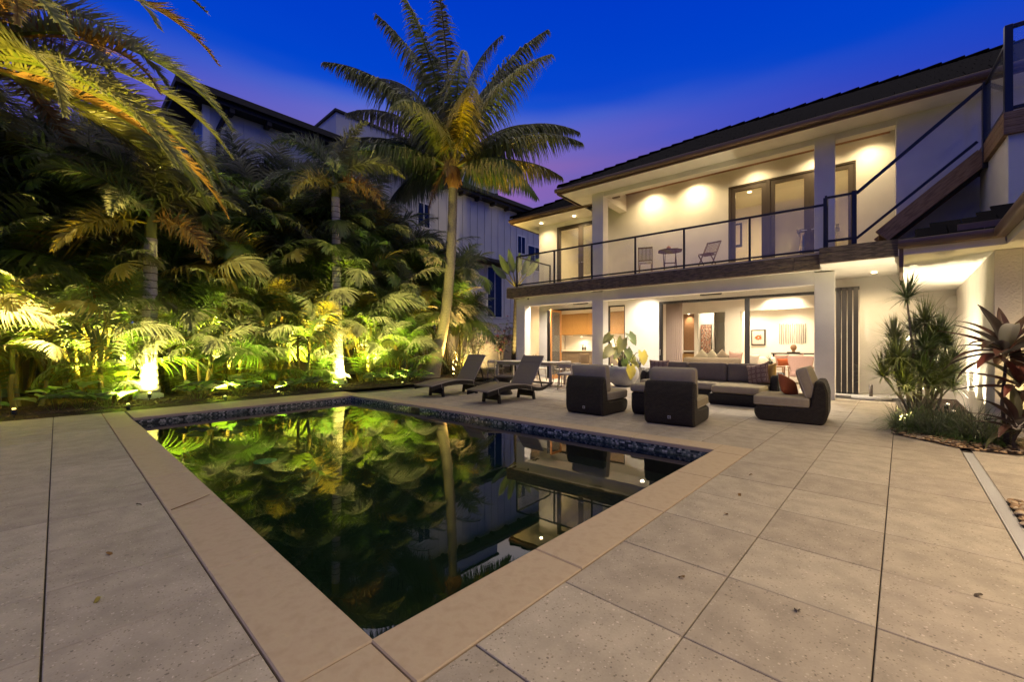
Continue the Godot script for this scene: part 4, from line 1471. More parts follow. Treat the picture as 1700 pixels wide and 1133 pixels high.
	var hdr := thing("wardrobe", "grey glazed wardrobe in the upstairs bedroom", "wardrobe", H(17.9, 3.45, -0.9))
	ext(hdr, "body", M.taupe, -0.3, 0.3, 0.0, 1.75, -0.5, 0.5)
	ext(hdr, "cornice", M.bronze_frame, -0.36, 0.36, 1.75, 1.85, -0.58, 0.58)
	ext(hdr, "glass_door", M.night_glass, -0.32, -0.30, 0.1, 1.65, -0.42, -0.02, 0.002)
	ext(hdr, "glass_door", M.night_glass, -0.32, -0.30, 0.1, 1.65, 0.02, 0.42, 0.002)
	var dk := thing("writing_desk", "pale wooden desk under the picture in the upstairs bedroom", "desk", H(16.9, 3.45, -3.3))
	ext(dk, "top", M.pale_wood, -0.28, 0.28, 0.72, 0.76, -0.6, 0.6)
	for sx: float in [-0.24, 0.24]:
		for sz: float in [-0.55, 0.55]:
			ext(dk, "leg", M.pale_wood, sx - 0.025, sx + 0.025, 0, 0.72, sz - 0.025, sz + 0.025)
	var bed := thing("bed", "bed with pale linen seen through the far upstairs doors", "bed", H(16.0, 3.45, -8.2))
	ext(bed, "frame", M.cabinet, -1.0, 1.0, 0.12, 0.40, -0.9, 0.9)
	for sx: float in [-0.9, 0.9]:
		for sz: float in [-0.8, 0.8]:
			ext(bed, "leg", M.cabinet, sx - 0.04, sx + 0.04, 0, 0.12, sz - 0.04, sz + 0.04)
	part(bed, "mattress", cushion(Vector3(1.9, 0.3, 1.7), 0.08, 0.02), M.linen, W(0, 0.54, 0))
	for sz: float in [-0.42, 0.42]:
		part(bed, "bed_pillow", pillow(0.6, 0.42, 0.18), M.linen, Transform3D(Basis(Vector3.UP, PI / 2) * Basis(Vector3.RIGHT, -1.0), Vector3(0.7, 0.82, sz)))

# ---------------------------------------------------------------- the neighbour's house behind the hedge
func neighbour() -> void:
	var n := thing("neighbour_house", "tall white neighbouring house with dark overhanging roof behind the hedge", "house", Transform3D())
	var zf := -18.6
	ext(n, "front_wall", M.siding, 3.65, 25.0, -0.05, 10.05, zf - 0.3, zf)
	ext(n, "side_wall", M.siding, 3.65, 3.95, -0.05, 10.05, -32.0, zf - 0.302)
	# battens
	for k in 34:
		var x := 3.75 + 0.58 * k
		ext(n, "batten", M.siding, x - 0.02, x + 0.02, 3.0, 10.0, zf, zf + 0.03, 0.003)
	var z := zf - 0.9
	while z > -31.0:
		ext(n, "batten", M.siding, 3.62, 3.65, 3.0, 10.0, z - 0.02, z + 0.02, 0.003)
		z -= 1.1
	# roof: shallow, deep eaves, brackets
	var rfn := Node3D.new()
	rfn.name = "roof"
	n.add_child(rfn, true)
	ext(rfn, "eave_slab", M.dark_wood, 2.72, 26.0, 10.22, 10.46, -33.0, -17.95, 0.01)
	ext(rfn, "eave_lining", M.dark_wood, 2.80, 26.0, 10.05, 10.22, -33.0, -18.1, 0.01)
	for k in 17:
		var x := 4.4 + 1.25 * k
		ext(rfn, "bracket", M.dark_wood, x - 0.09, x + 0.09, 9.88, 10.05, zf + 0.03, -18.12, 0.01)
	ext(rfn, "upper_slab", M.dark_wood, 3.3, 25.4, 10.46, 10.75, -32.5, -18.6, 0.02)
	# corner board, downpipe and tall windows
	ext(n, "corner_board", M.white, 3.58, 3.80, 3.0, 10.05, zf - 0.05, zf + 0.035, 0.004)
	bar(n, "downpipe", M.dark_wood, Vector3(4.05, 3.0, zf + 0.08), Vector3(4.05, 9.3, zf + 0.08), 0.12, 0.12)
	bar(n, "downpipe", M.dark_wood, Vector3(4.05, 9.25, zf + 0.08), Vector3(4.3, 10.0, zf + 0.35), 0.12, 0.12)
	for k in 2:
		var zz := zf - 1.6 - 2.4 * k
		var wn := Node3D.new()
		wn.name = "window"
		n.add_child(wn, true)
		ext(wn, "frame", M.white, 3.55, 3.66, 6.0, 9.5, zz - 0.75, zz + 0.75, 0.01)
		ext(wn, "pane", M.night_glass, 3.53, 3.56, 6.15, 9.35, zz - 0.62, zz - 0.04, 0.002)
		ext(wn, "pane", M.night_glass, 3.53, 3.56, 6.15, 9.35, zz + 0.04, zz + 0.62, 0.002)
	for q in [[13.2, 8.2, 0.35, 0.6], [18.5, 4.6, 0.6, 1.5], [21.0, 8.0, 0.35, 0.55], [22.4, 7.3, 0.7, 0.8], [14.0, 4.3, 0.6, 1.4]]:
		var wn := Node3D.new()
		wn.name = "window"
		n.add_child(wn, true)
		ext(wn, "frame", M.white, q[0] - q[2] - 0.08, q[0] + q[2] + 0.08, q[1] - q[3] - 0.08, q[1] + q[3] + 0.08, zf, zf + 0.05, 0.01)
		ext(wn, "pane", M.night_glass, q[0] - q[2], q[0] - 0.03, q[1] - q[3], q[1] + q[3], zf + 0.04, zf + 0.06, 0.002)
		ext(wn, "pane", M.night_glass, q[0] + 0.03, q[0] + q[2], q[1] - q[3], q[1] + q[3], zf + 0.04, zf + 0.06, 0.002)
	# dark canopy over the lower window
	ext(n, "canopy", M.dark_wood, 15.6, 19.6, 6.25, 6.45, zf, zf + 0.9, 0.02)
	# stair tower with its capped parapet
	ext(n, "tower_wall", M.siding, 9.6, 21.2, 10.70, 13.15, -24.0, -21.0, 0.01)
	ext(n, "parapet_cap", M.dark_wood, 9.5, 21.3, 13.15, 13.28, -24.1, -20.9, 0.01)
	ext(n, "roof_box", M.siding, 7.4, 9.4, 10.70, 11.9, -26.0, -22.6, 0.01)
	for k in 5:
		bar(n, "vent_pipe", M.dark_wood, Vector3(15.6 + 1.3 * k, 10.74, -19.4), Vector3(15.6 + 1.3 * k, 11.15 + 0.1 * (k % 2), -19.4), 0.14, 0.14)

# ---------------------------------------------------------------- planting
func blade(st: SurfaceTool, a: Vector3, dir: Vector3, side: Vector3, L: float, w: float, drop: float, seg := 2) -> void:
	# narrow leaf from a along dir, bending down
	var p := a
	var d := dir.normalized()
	var pl := p - side * w * 0.35
	var pr := p + side * w * 0.35
	for k in seg:
		var t := float(k + 1) / seg
		d = (d + Vector3.DOWN * drop / seg).normalized()
		p += d * L / seg
		if k == seg - 1:
			tri(st, pl, pr, p)
		else:
			var ww := w * (0.5 if k == 0 else 0.4 * (1.0 - t) + 0.1)
			var nl := p - side * ww
			var nr := p + side * ww
			quad(st, pl, pr, nr, nl)
			pl = nl
			pr = nr

func frond(L: float, n: int, ll: float, el0: float, bend: float, wid: float, drop: float, sd: int, vee := 0.35, pet := 0.16, rad := 0.012, messy := 0.12, plume := false, sw0 := 1.15, sw1 := 0.45) -> ArrayMesh:
	# feather leaf: from the origin along +x, arching down; el0, bend in radians
	var r := RandomNumberGenerator.new()
	r.seed = sd
	var st := ST()
	var N := 16
	var pts := [Vector3.ZERO]
	var dirs := []
	var twist := r.randf_range(-0.25, 0.25)
	for k in N:
		var s := (k + 0.5) / N
		var e := el0 - bend * pow(s, 1.35)
		var d := Vector3(cos(e), sin(e), twist * s * 0.5).normalized()
		dirs.append(d)
		pts.append(pts[k] + d * L / N)
	dirs.append(dirs[N - 1])
	var rr := []
	for k in N + 1:
		rr.append(rad * (1.0 - 0.85 * float(k) / N))
	add_tube(st, pts, rr, 4)
	for k in n:
		var s := pet + (1.0 - pet) * (k + r.randf_range(-0.2, 0.2) + 0.5) / n
		s = clampf(s, 0, 0.999)
		var f := s * N
		var i := int(f)
		var p: Vector3 = (pts[i] as Vector3).lerp(pts[i + 1], f - i)
		var T: Vector3 = dirs[i]
		var S := Vector3(0, 0, 1)
		var U := S.cross(T).normalized()
		if U.y < 0:
			U = -U
		var q := (s - pet) / (1.0 - pet)
		var len := ll * (0.45 + 0.75 * sin(PI * pow(clampf(q * 0.86 + 0.10, 0, 1), 0.75))) * (1.0 - 0.55 * pow(q, 3.0))
		for side: float in [-1.0, 1.0]:
			var sw := lerpf(sw0, sw1, q) + r.randf_range(-messy, messy)
			var v := vee + r.randf_range(-messy, messy)
			if plume:
				v = r.randf_range(-1.5, 1.5)
			var d := (T * cos(sw) + (S * side * cos(v) + U * sin(v)) * sin(sw)).normalized()
			blade(st, p, d, (T - d * T.dot(d)).normalized(), len * r.randf_range(0.85, 1.1), wid, drop * r.randf_range(0.7, 1.3), 3)
	return done(st)

func rosette(n: int, L: float, w: float, el: float, drop: float, sd: int) -> ArrayMesh:
	var r := RandomNumberGenerator.new()
	r.seed = sd
	var st := ST()
	for k in n:
		var a := k * 2.39996 + r.randf_range(-0.3, 0.3)
		var e := el * (1.0 - 1.3 * pow(r.randf(), 1.2)) + 0.25
		var d := Vector3(cos(a) * cos(e), sin(e), sin(a) * cos(e))
		blade(st, Vector3(cos(a), 0, sin(a)) * 0.015, d, Vector3(-sin(a), 0, cos(a)), L * r.randf_range(0.7, 1.1), w, drop * r.randf_range(0.5, 1.4), 4)
	return done(st)

func tuft(n: int, L: float, w: float, rad: float, sd: int) -> ArrayMesh:
	var r := RandomNumberGenerator.new()
	r.seed = sd
	var st := ST()
	for k in n:
		var a := r.randf() * TAU
		var o := Vector3(cos(a), 0, sin(a)) * rad * sqrt(r.randf())
		var b := a + r.randf_range(-0.9, 0.9)
		var e := r.randf_range(0.75, 1.45)
		blade(st, o, Vector3(cos(b) * cos(e), sin(e), sin(b) * cos(e)), Vector3(-sin(b), 0, cos(b)), L * r.randf_range(0.6, 1.1), w, r.randf_range(1.0, 2.4), 4)
	return done(st)

# broad leaf with a midrib fold: outline(t) gives the half width, from the origin along +x
func broad(L: float, wmax: float, shape: int, fold: float, bend: float, sd: int, wave := 0.02) -> ArrayMesh:
	var r := RandomNumberGenerator.new()
	r.seed = sd
	var st := ST(true)
	var N := 14
	var p := Vector3.ZERO
	var rows := []
	for k in N + 1:
		var t := float(k) / N
		var e := -bend * t
		if k > 0:
			p += Vector3(cos(e), sin(e), 0) * L / N
		var hw := 0.0
		if shape == 0:      # lance
			hw = wmax * pow(sin(PI * pow(t, 0.75)), 0.8)
		elif shape == 1:    # heart with a scalloped rim
			hw = wmax * ((1.0 - pow((t - 0.33) / 0.67, 1.7)) if t > 0.33 else lerpf(0.62, 1.0, t / 0.33)) * (1.0 + 0.10 * sin(t * 40.0))
		else:               # paddle
			hw = wmax * pow(sin(PI * clampf(pow(t, 0.8), 0.0, 1.0)), 0.5)
		var row := []
		for j in range(-3, 4):
			var u := j / 3.0
			row.append(p + Vector3(-0.22 * L * absf(u) if shape == 1 and t < 0.34 else 0.0, absf(u) * hw * fold + wave * sin(t * 9.0 + j * 2.0 + sd) * absf(u), u * hw))
		rows.append(row)
	for k in N:
		for j in 6:
			quad(st, rows[k][j], rows[k][j + 1], rows[k + 1][j + 1], rows[k + 1][j])
	return done(st)

func ringed(h: float, r0: float, r1: float, lean: Vector3, step: float, bulge := 0.0, depth := 0.05, seg := 14) -> ArrayMesh:
	# trunk with leaf-scar rings; lean is the top's offset
	var pts := []
	var rr := []
	var y := 0.0
	var k := 0
	while y < h:
		var t := y / h
		var c := Vector3(lean.x * pow(t, 0.8), y, lean.z * pow(t, 0.8))
		var r := lerpf(r0, r1, pow(t, 0.7)) + bulge * exp(-t * 18.0)
		pts.append(c)
		rr.append(r * (1.0 - depth))
		pts.append(c + Vector3(0, step * 0.12, 0))
		rr.append(r * (1.0 + depth * 0.6))
		pts.append(c + Vector3(0, step * 0.8, 0))
		rr.append(r)
		y += step
		k += 1
	return tube(pts, rr, seg, true)

func bake_fronds() -> void:
	fr["areca"] = []
	for k in 4:
		fr["areca"].append(frond(2.4, 34, 0.74, 1.35, 1.35, 0.054, 0.9, 100 + k))
	for k in 4:
		fr["areca"].append(frond(2.4, 33, 0.76, 1.0, 2.0, 0.056, 1.2, 120 + k))
	for k in 3:
		fr["areca"].append(frond(2.1, 30, 0.72, 0.55, 1.9, 0.056, 1.4, 140 + k))
	fr["dry"] = [frond(1.5, 26, 0.42, -0.5, 0.9, 0.026, 1.8, 160, 0.1, 0.16, 0.01, 0.35), frond(1.4, 24, 0.4, -0.8, 0.6, 0.026, 1.6, 161, 0.1, 0.16, 0.01, 0.35)]
	fr["date"] = []
	for k in 4:
		fr["date"].append(frond(3.9, 125, 0.48, [1.1, 0.6, 0.3, 0.0][k], [1.9, 1.65, 1.35, 1.15][k], 0.034, 0.16, 200 + k, 0.5, 0.12, 0.035, 0.25))
	fr["fox"] = []
	for k in 4:
		fr["fox"].append(frond(2.1, 110, 0.40, [1.2, 0.8, 0.4, 0.0][k], [1.3, 1.6, 1.5, 1.2][k], 0.034, 0.35, 240 + k, 0.3, 0.14, 0.03, 0.3, true))

func garden_bed() -> void:
	bake_fronds()
	# mulch bed with a slightly uneven surface
	var n := FastNoiseLite.new()
	n.frequency = 0.5
	n.seed = 4
	var st := ST(true)
	var nx := 60
	var nz := 16
	for i in nx:
		for j in nz:
			var q := []
			for uv in [[0, 0], [0, 1], [1, 1], [1, 0]]:
				var x: float = -7.0 + 29.0 * (i + uv[0]) / nx
				var z: float = -17.6 + 6.62 * (j + uv[1]) / nz
				if uv[1] + j == nz and x > 0.4:
					z -= 0.40 * clampf((x - 0.9) / 4.5, 0, 1) - 0.02
				var edge := clampf((-10.98 - z) / 0.5, 0, 1)
				q.append(Vector3(x, -0.03 + edge * (0.09 + 0.03 * n.get_noise_2d(x * 2.0, z * 2.0)), z))
			quad(st, q[0], q[1], q[2], q[3])
	structure(part(self, "garden_bed", done(st), M.mulch))
	# loose bark chips along the front of the bed
	var mm := MultiMesh.new()
	mm.transform_format = MultiMesh.TRANSFORM_3D
	mm.mesh = cbox(Vector3(0.07, 0.012, 0.02), 0.003)
	mm.instance_count = 2600
	for k in 2600:
		var x := rf(-2.5, 9.0)
		var z := -11.05 - 0.40 * clampf((x - 0.9) / 4.5, 0, 1) - 1.6 * pow(rng.randf(), 1.6)
		mm.set_instance_transform(k, Transform3D(Basis.from_euler(Vector3(rf(-0.5, 0.5), rf(0, TAU), rf(-0.4, 0.4))).scaled(Vector3.ONE * rf(0.5, 1.3)), Vector3(x, 0.075, z)))
	var mi := MultiMeshInstance3D.new()
	mi.name = "bark_chips"
	mi.multimesh = mm
	mi.material_override = mt("chips", Color(0.10, 0.060, 0.034), 0.9)
	add_child(mi)
	tag(mi, "loose brown bark chips scattered over the hedge bed", "mulch")
	stuff(mi)
	# boundary wall
	var gw := thing("boundary_wall", "cream rendered boundary wall behind the palms and loungers", "wall", Transform3D())
	ext(gw, "wall", M.garden_wall, -9.0, 26.0, -0.05, 1.82, -17.2, -17.0, 0.006)
	ext(gw, "coping", M.garden_wall, -9.0, 26.0, 1.822, 1.88, -17.24, -16.96, 0.006)

var leaf_mix := ["leaf_deep", "leaf_mid", "leaf_mid", "leaf_mid", "leaf_bright", "leaf_olive", "leaf_mid", "leaf_deep", "leaf_mid", "leaf_bright", "leaf_deep", "leaf_yellow"]

func palm_clump(x: float, z: float, h0: float, h1: float, stems: int, spread: float, label: String, group: String, dark := 0.0, size := 1.0) -> void:
	var t := thing("areca_palm", label, "palm", W(x, 0.04, z), group)
	for s in stems:
		var a := TAU * s / stems + rf(-0.5, 0.5)
		var o := Vector3(cos(a), 0, sin(a)) * rf(0.06, 0.30) * spread
		var hh := lerpf(h0, h1, (s + rf(0.0, 0.9)) / stems)
		var lean := Vector3(cos(a), 0, sin(a)) * hh * rf(0.04, 0.20) * spread
		var r := rf(0.030, 0.048)
		var top := o + lean + Vector3(0, hh, 0)
		var d := top - o
		part(t, "stem", ringed_between(o + Vector3(0, -0.06, 0), top, r), M.cane if rng.randf() < 0.65 else M.cane_green)
		# crownshaft and leaves
		part(t, "crownshaft", tube([top - d.normalized() * 0.02, top + d.normalized() * 0.18, top + d.normalized() * 0.42], [r * 1.1, r * 1.0, r * 0.45], 7), M.shaft if rng.randf() < 0.4 else M.cane_green)
		var nf := rng.randi_range(6, 8)
		var a0 := rf(0, TAU)
		for k in nf:
			var az := a0 + k * 2.39996 + rf(-0.2, 0.2)
			var q := float(k) / nf
			var set_: Array = fr["areca"]
			var idx := rng.randi() % 4 if q < 0.5 else (4 + rng.randi() % 4 if q < 0.88 else 8 + rng.randi() % 3)
			var mk: String = leaf_mix[rng.randi() % leaf_mix.size()]
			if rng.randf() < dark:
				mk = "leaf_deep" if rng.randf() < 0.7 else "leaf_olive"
			if q > 0.8 and rng.randf() < 0.22:
				mk = "leaf_yellow"
			var sc := rf(0.8, 1.12) * size
			part(t, "frond", set_[idx], M[mk], Transform3D(Basis(Vector3.UP, az) * Basis(Vector3.RIGHT, rf(-0.7, 0.7)) * Basis(Vector3.BACK, rf(-0.22, 0.18)) * Basis.from_scale(Vector3.ONE * sc), top + d.normalized() * (0.38 - 0.22 * q)))
		if s % 2 == 0 and h0 < 1.0:
			# young shoots from the foot
			for j in 2:
				part(t, "young_frond", fr["areca"][rng.randi() % 8], M[leaf_mix[rng.randi() % leaf_mix.size()]], Transform3D(Basis(Vector3.UP, a + rf(-1.2, 1.2)) * Basis(Vector3.BACK, rf(-0.1, 0.15)) * Basis.from_scale(Vector3.ONE * rf(0.5, 0.8)), o))
		if hh > 1.2 and rng.randf() < 0.30:
			part(t, "dry_frond", fr["dry"][rng.randi() % 2], M.leaf_dry, Transform3D(Basis(Vector3.UP, rf(0, TAU)), top + d.normalized() * 0.05))

func ringed_between(a: Vector3, b: Vector3, r: float) -> ArrayMesh:
	var pts := []
	var rr := []
	var n := maxi(3, int(a.distance_to(b) / 0.14))
	var bow := Vector3(rf(-0.08, 0.08), 0, rf(-0.08, 0.08)) * a.distance_to(b)
	for k in n + 1:
		var t := float(k) / n
		var p := a.lerp(b, t) + bow * sin(PI * t)
		var q := r * (1.15 - 0.3 * t)
		pts.append(p)
		rr.append(q * 1.10)
		if k < n:
			pts.append(p.lerp(a.lerp(b, float(k + 1) / n), 0.12))
			rr.append(q)
	return tube(pts, rr, 6)

func round_plant(x: float, z: float, s: float, label: String) -> void:
	var t := thing("leopard_plant", label, "plant", W(x, 0.05, z, rf(0, TAU)), "round-leaved plants edging the bed")
	if not cache.has("round"):
		cache["round"] = broad(0.26, 0.15, 2, 0.35, 0.5, 5, 0.012)
	var n := rng.randi_range(8, 12)
	for k in n:
		var a := k * 2.4
		var q := sqrt(float(k) / n)
		var foot := Vector3(cos(a), 0, sin(a)) * 0.05
		var tip := Vector3(cos(a) * 0.26 * q, 0.12 + 0.16 * (1.0 - q) + rf(0, 0.06), sin(a) * 0.26 * q) * s
		var o := part(t, "leaf", cache["round"], M.leaf_round if rng.randf() < 0.7 else M.leaf_mid, Transform3D(Basis(Vector3.UP, -a) * Basis(Vector3.BACK, rf(0.1, 0.6)) * Basis.from_scale(Vector3.ONE * s * rf(0.8, 1.15)), tip))
		part(t, "stalk", tube([foot + Vector3(0, -0.06, 0), foot.lerp(tip, 0.6) + Vector3(0, 0.02, 0), tip], 0.005, 4), M.cane_green)

func uplight(x: float, y: float, z: float, dir: Vector3, e: float, ang: float, col: Color, label: String, glow := 3.0) -> void:
	var u := thing("garden_uplight", label, "garden light", W(x, y, z), "uplights in the planting")
	var d := dir.normalized()
	part(u, "spike", tube([Vector3(0, -0.12, 0), Vector3(0, 0.03, 0)], 0.008, 6), M.black_plastic)
	part(u, "housing", tube([Vector3(0, 0.03, 0) - d * 0.05, Vector3(0, 0.03, 0) + d * 0.045], [0.03, 0.038], 12), M.black_plastic)
	spot(u, "lamp_lens", Vector3(0, 0.03, 0) + d * 0.062, d, e, ang, col, 0.024, glow, 0.03)

func hedge() -> void:
	var names := ["low front", "middle", "tall rear"]
	# front row: canes showing, leaves from knee height up
	var k := 0
	for x: float in [-3.2, -1.9, -0.5, 0.8, 2.5, 3.9, 5.15, 7.1, 8.6]:
		palm_clump(x + rf(-0.15, 0.15), -12.75 + rf(-0.3, 0.25) - 0.04 * x + (0.35 if k == 3 or k == 6 else 0.0), 0.25, [1.7, 2.2, 1.7, 1.6, 1.8, 1.2, 1.7, 1.8, 1.2][k], [5, 5, 4, 3, 4, 3, 3, 4, 3][k], 0.9, "%s areca palm from the left in the low front row of the hedge" % ordinal(k), "areca palms of the hedge", 0.0, 0.72)
		k += 1
	k = 0
	for x: float in [-4.0, -2.6, -1.2, 0.4, 1.9, 3.3, 4.6, 6.0, 7.3, 8.6, 10.9, 11.9]:
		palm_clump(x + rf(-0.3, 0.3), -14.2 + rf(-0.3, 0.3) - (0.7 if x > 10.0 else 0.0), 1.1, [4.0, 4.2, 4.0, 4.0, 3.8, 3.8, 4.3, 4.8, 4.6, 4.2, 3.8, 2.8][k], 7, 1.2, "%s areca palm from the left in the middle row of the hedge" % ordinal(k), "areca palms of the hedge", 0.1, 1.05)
		k += 1
	k = 0
	for x: float in [-4.6, -3.0, -1.4, 0.2, 1.8, 3.4, 5.0, 6.6, 8.2, 9.8, 11.3]:
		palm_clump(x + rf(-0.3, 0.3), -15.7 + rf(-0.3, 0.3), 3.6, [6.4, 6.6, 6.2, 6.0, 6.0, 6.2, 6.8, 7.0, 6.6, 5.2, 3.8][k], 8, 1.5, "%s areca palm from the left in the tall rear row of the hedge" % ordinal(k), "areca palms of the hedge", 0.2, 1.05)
		k += 1
	k = 0
	for x: float in [-4.2, -2.2, -0.6, 0.9, 2.4, 4.2]:
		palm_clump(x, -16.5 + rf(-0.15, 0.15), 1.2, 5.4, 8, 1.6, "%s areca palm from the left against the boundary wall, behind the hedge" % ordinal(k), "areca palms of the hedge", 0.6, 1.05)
		k += 1
	# edging plants
	k = 0
	for x: float in [-0.9, 0.0, 0.35, 0.7, 2.15, 3.0, 4.2, 4.9, 6.9, 7.9, 8.5]:
		round_plant(x, -11.55 - 0.06 * x + rf(-0.15, 0.15), rf(0.9, 1.25), "%s round-leaved plant from the left along the hedge bed" % ordinal(k))
		k += 1
	var wy := Color(1.0, 0.93, 0.45)
	uplight(1.38, 0.14, -12.10, Vector3(0.02, 1.0, -0.10), 30.0, 84.0, wy, "uplight at the foot of the leftmost white palm trunk", 20.0)
	uplight(6.00, 0.14, -12.50, Vector3(0.0, 1.0, -0.10), 30.0, 84.0, wy, "uplight at the foot of the white palm trunk in mid hedge")
	uplight(10.45, 0.10, -12.75, Vector3(-0.01, 1.0, -0.03), 130.0, 32.0, Color(1.0, 0.80, 0.42), "uplight glowing beyond the far sun lounger, below the coconut palm", 20.0)
	var row := [[-1.6, 60.0, "uplight at the bed's edge near the left end of the hedge, added to light the leaves"], [0.95, 55.0, "uplight at the bed's edge just left of the first white trunk, added to light the leaves"], [2.6, 70.0, "uplight at the bed's edge right of the first white trunk, added to light the leaves"], [3.75, 60.0, "uplight at the bed's edge midway between the white trunks, added to light the leaves"], [5.4, 75.0, "uplight at the bed's edge left of the second white trunk, added to light the leaves"], [7.4, 90.0, "uplight at the bed's edge right of the second white trunk, added to light the leaves"], [9.1, 34.0, "uplight at the bed's edge left of the coconut palm, added to light the leaves"]]
	for q in row:  # lamps added along the bed edge to brighten the hedge
		var zl: float = -10.98 - 0.4 * clampf((q[0] - 0.9) / 4.5, 0, 1) - 0.14
		uplight(q[0], 0.03, zl, Vector3(0.0, 1.0, -0.50), q[1] * 0.62, 54.0, wy, q[2], 2.0)
	uplight(-0.85, 0.16, -11.16, Vector3(0.0, 1.0, 0.12), 34.0, 88.0, Color(1.0, 0.90, 0.30), "low wide uplight spilling onto the paving left of the pool")
	uplight(-0.5, 0.08, -11.25, Vector3(-0.05, 1.0, -0.02), 190.0, 38.0, Color(1.0, 0.86, 0.42), "uplight below the arching date palm")
	uplight(3.2, 0.10, -13.5, Vector3(0.0, 1.0, -0.16), 130.0, 42.0, wy, "added uplight deep in the hedge behind the low palms, left")  # this and the next three lamps are added to light the rear palms
	uplight(7.6, 0.10, -13.7, Vector3(0.0, 1.0, -0.16), 150.0, 42.0, wy, "added uplight deep in the hedge behind the low palms, right")
	uplight(0.4, 0.10, -13.5, Vector3(0.0, 1.0, -0.16), 120.0, 42.0, wy, "added uplight deep in the hedge behind the first white trunk")
	uplight(5.2, 0.10, -13.7, Vector3(0.0, 1.0, -0.16), 130.0, 42.0, wy, "added uplight deep in the hedge left of the second white trunk")

func feature_palms() -> void:
	# two grey-white ringed trunks, lit from below
	var k := 0
	for q in [[1.42, -12.6, 3.6], [6.02, -13.0, 5.9]]:
		var t := thing("white_trunk_palm", ["palm with thick white ringed trunk rising at the left of the hedge", "palm with slim white ringed trunk in the middle of the hedge"][k], "palm", W(q[0], 0.03, q[1]))
		part(t, "trunk", ringed(q[2], 0.17 if k == 0 else 0.16, 0.12, Vector3(0.05 * (1 - 2 * k), 0, -0.1), 0.17, 0.10, 0.035, 18), M.royal_trunk)
		var y := 0.35
		while y < q[2] - 0.2:
			var tt: float = y / q[2]
			var rr: float = lerpf(0.17 if k == 0 else 0.16, 0.12, pow(tt, 0.7)) + 0.10 * exp(-tt * 18.0) + 0.004
			part(t, "leaf_scar", lathe([Vector2(rr - 0.004, -0.012), Vector2(rr, 0.0), Vector2(rr - 0.004, 0.012)], 18), M.ring_scar, W(0.05 * (1 - 2 * k) * pow(tt, 0.8), y, -0.1 * pow(tt, 0.8)))
			y += 0.17
		var top := Vector3(0.05 * (1 - 2 * k), q[2], -0.1)
		part(t, "crownshaft", tube([top - Vector3(0, 0.1, 0), top + Vector3(0, 0.4, 0), top + Vector3(0, 0.9, 0)], [0.12, 0.11, 0.05], 10), M.cane_green)
		for j in 13:
			var az := j * 2.4
			part(t, "frond", fr["fox"][clampi(j * 4 / 13, 0, 3)], M[["leaf_mid", "leaf_deep", "leaf_olive"][j % 3]] if j < 10 else M[["leaf_yellow", "leaf_dry", "leaf_olive"][j % 3]], Transform3D(Basis(Vector3.UP, az) * Basis.from_scale(Vector3.ONE * rf(0.95, 1.15)), top + Vector3(0, 0.8 - 0.03 * j, 0)))
		k += 1
	coconut()
	date_palm()

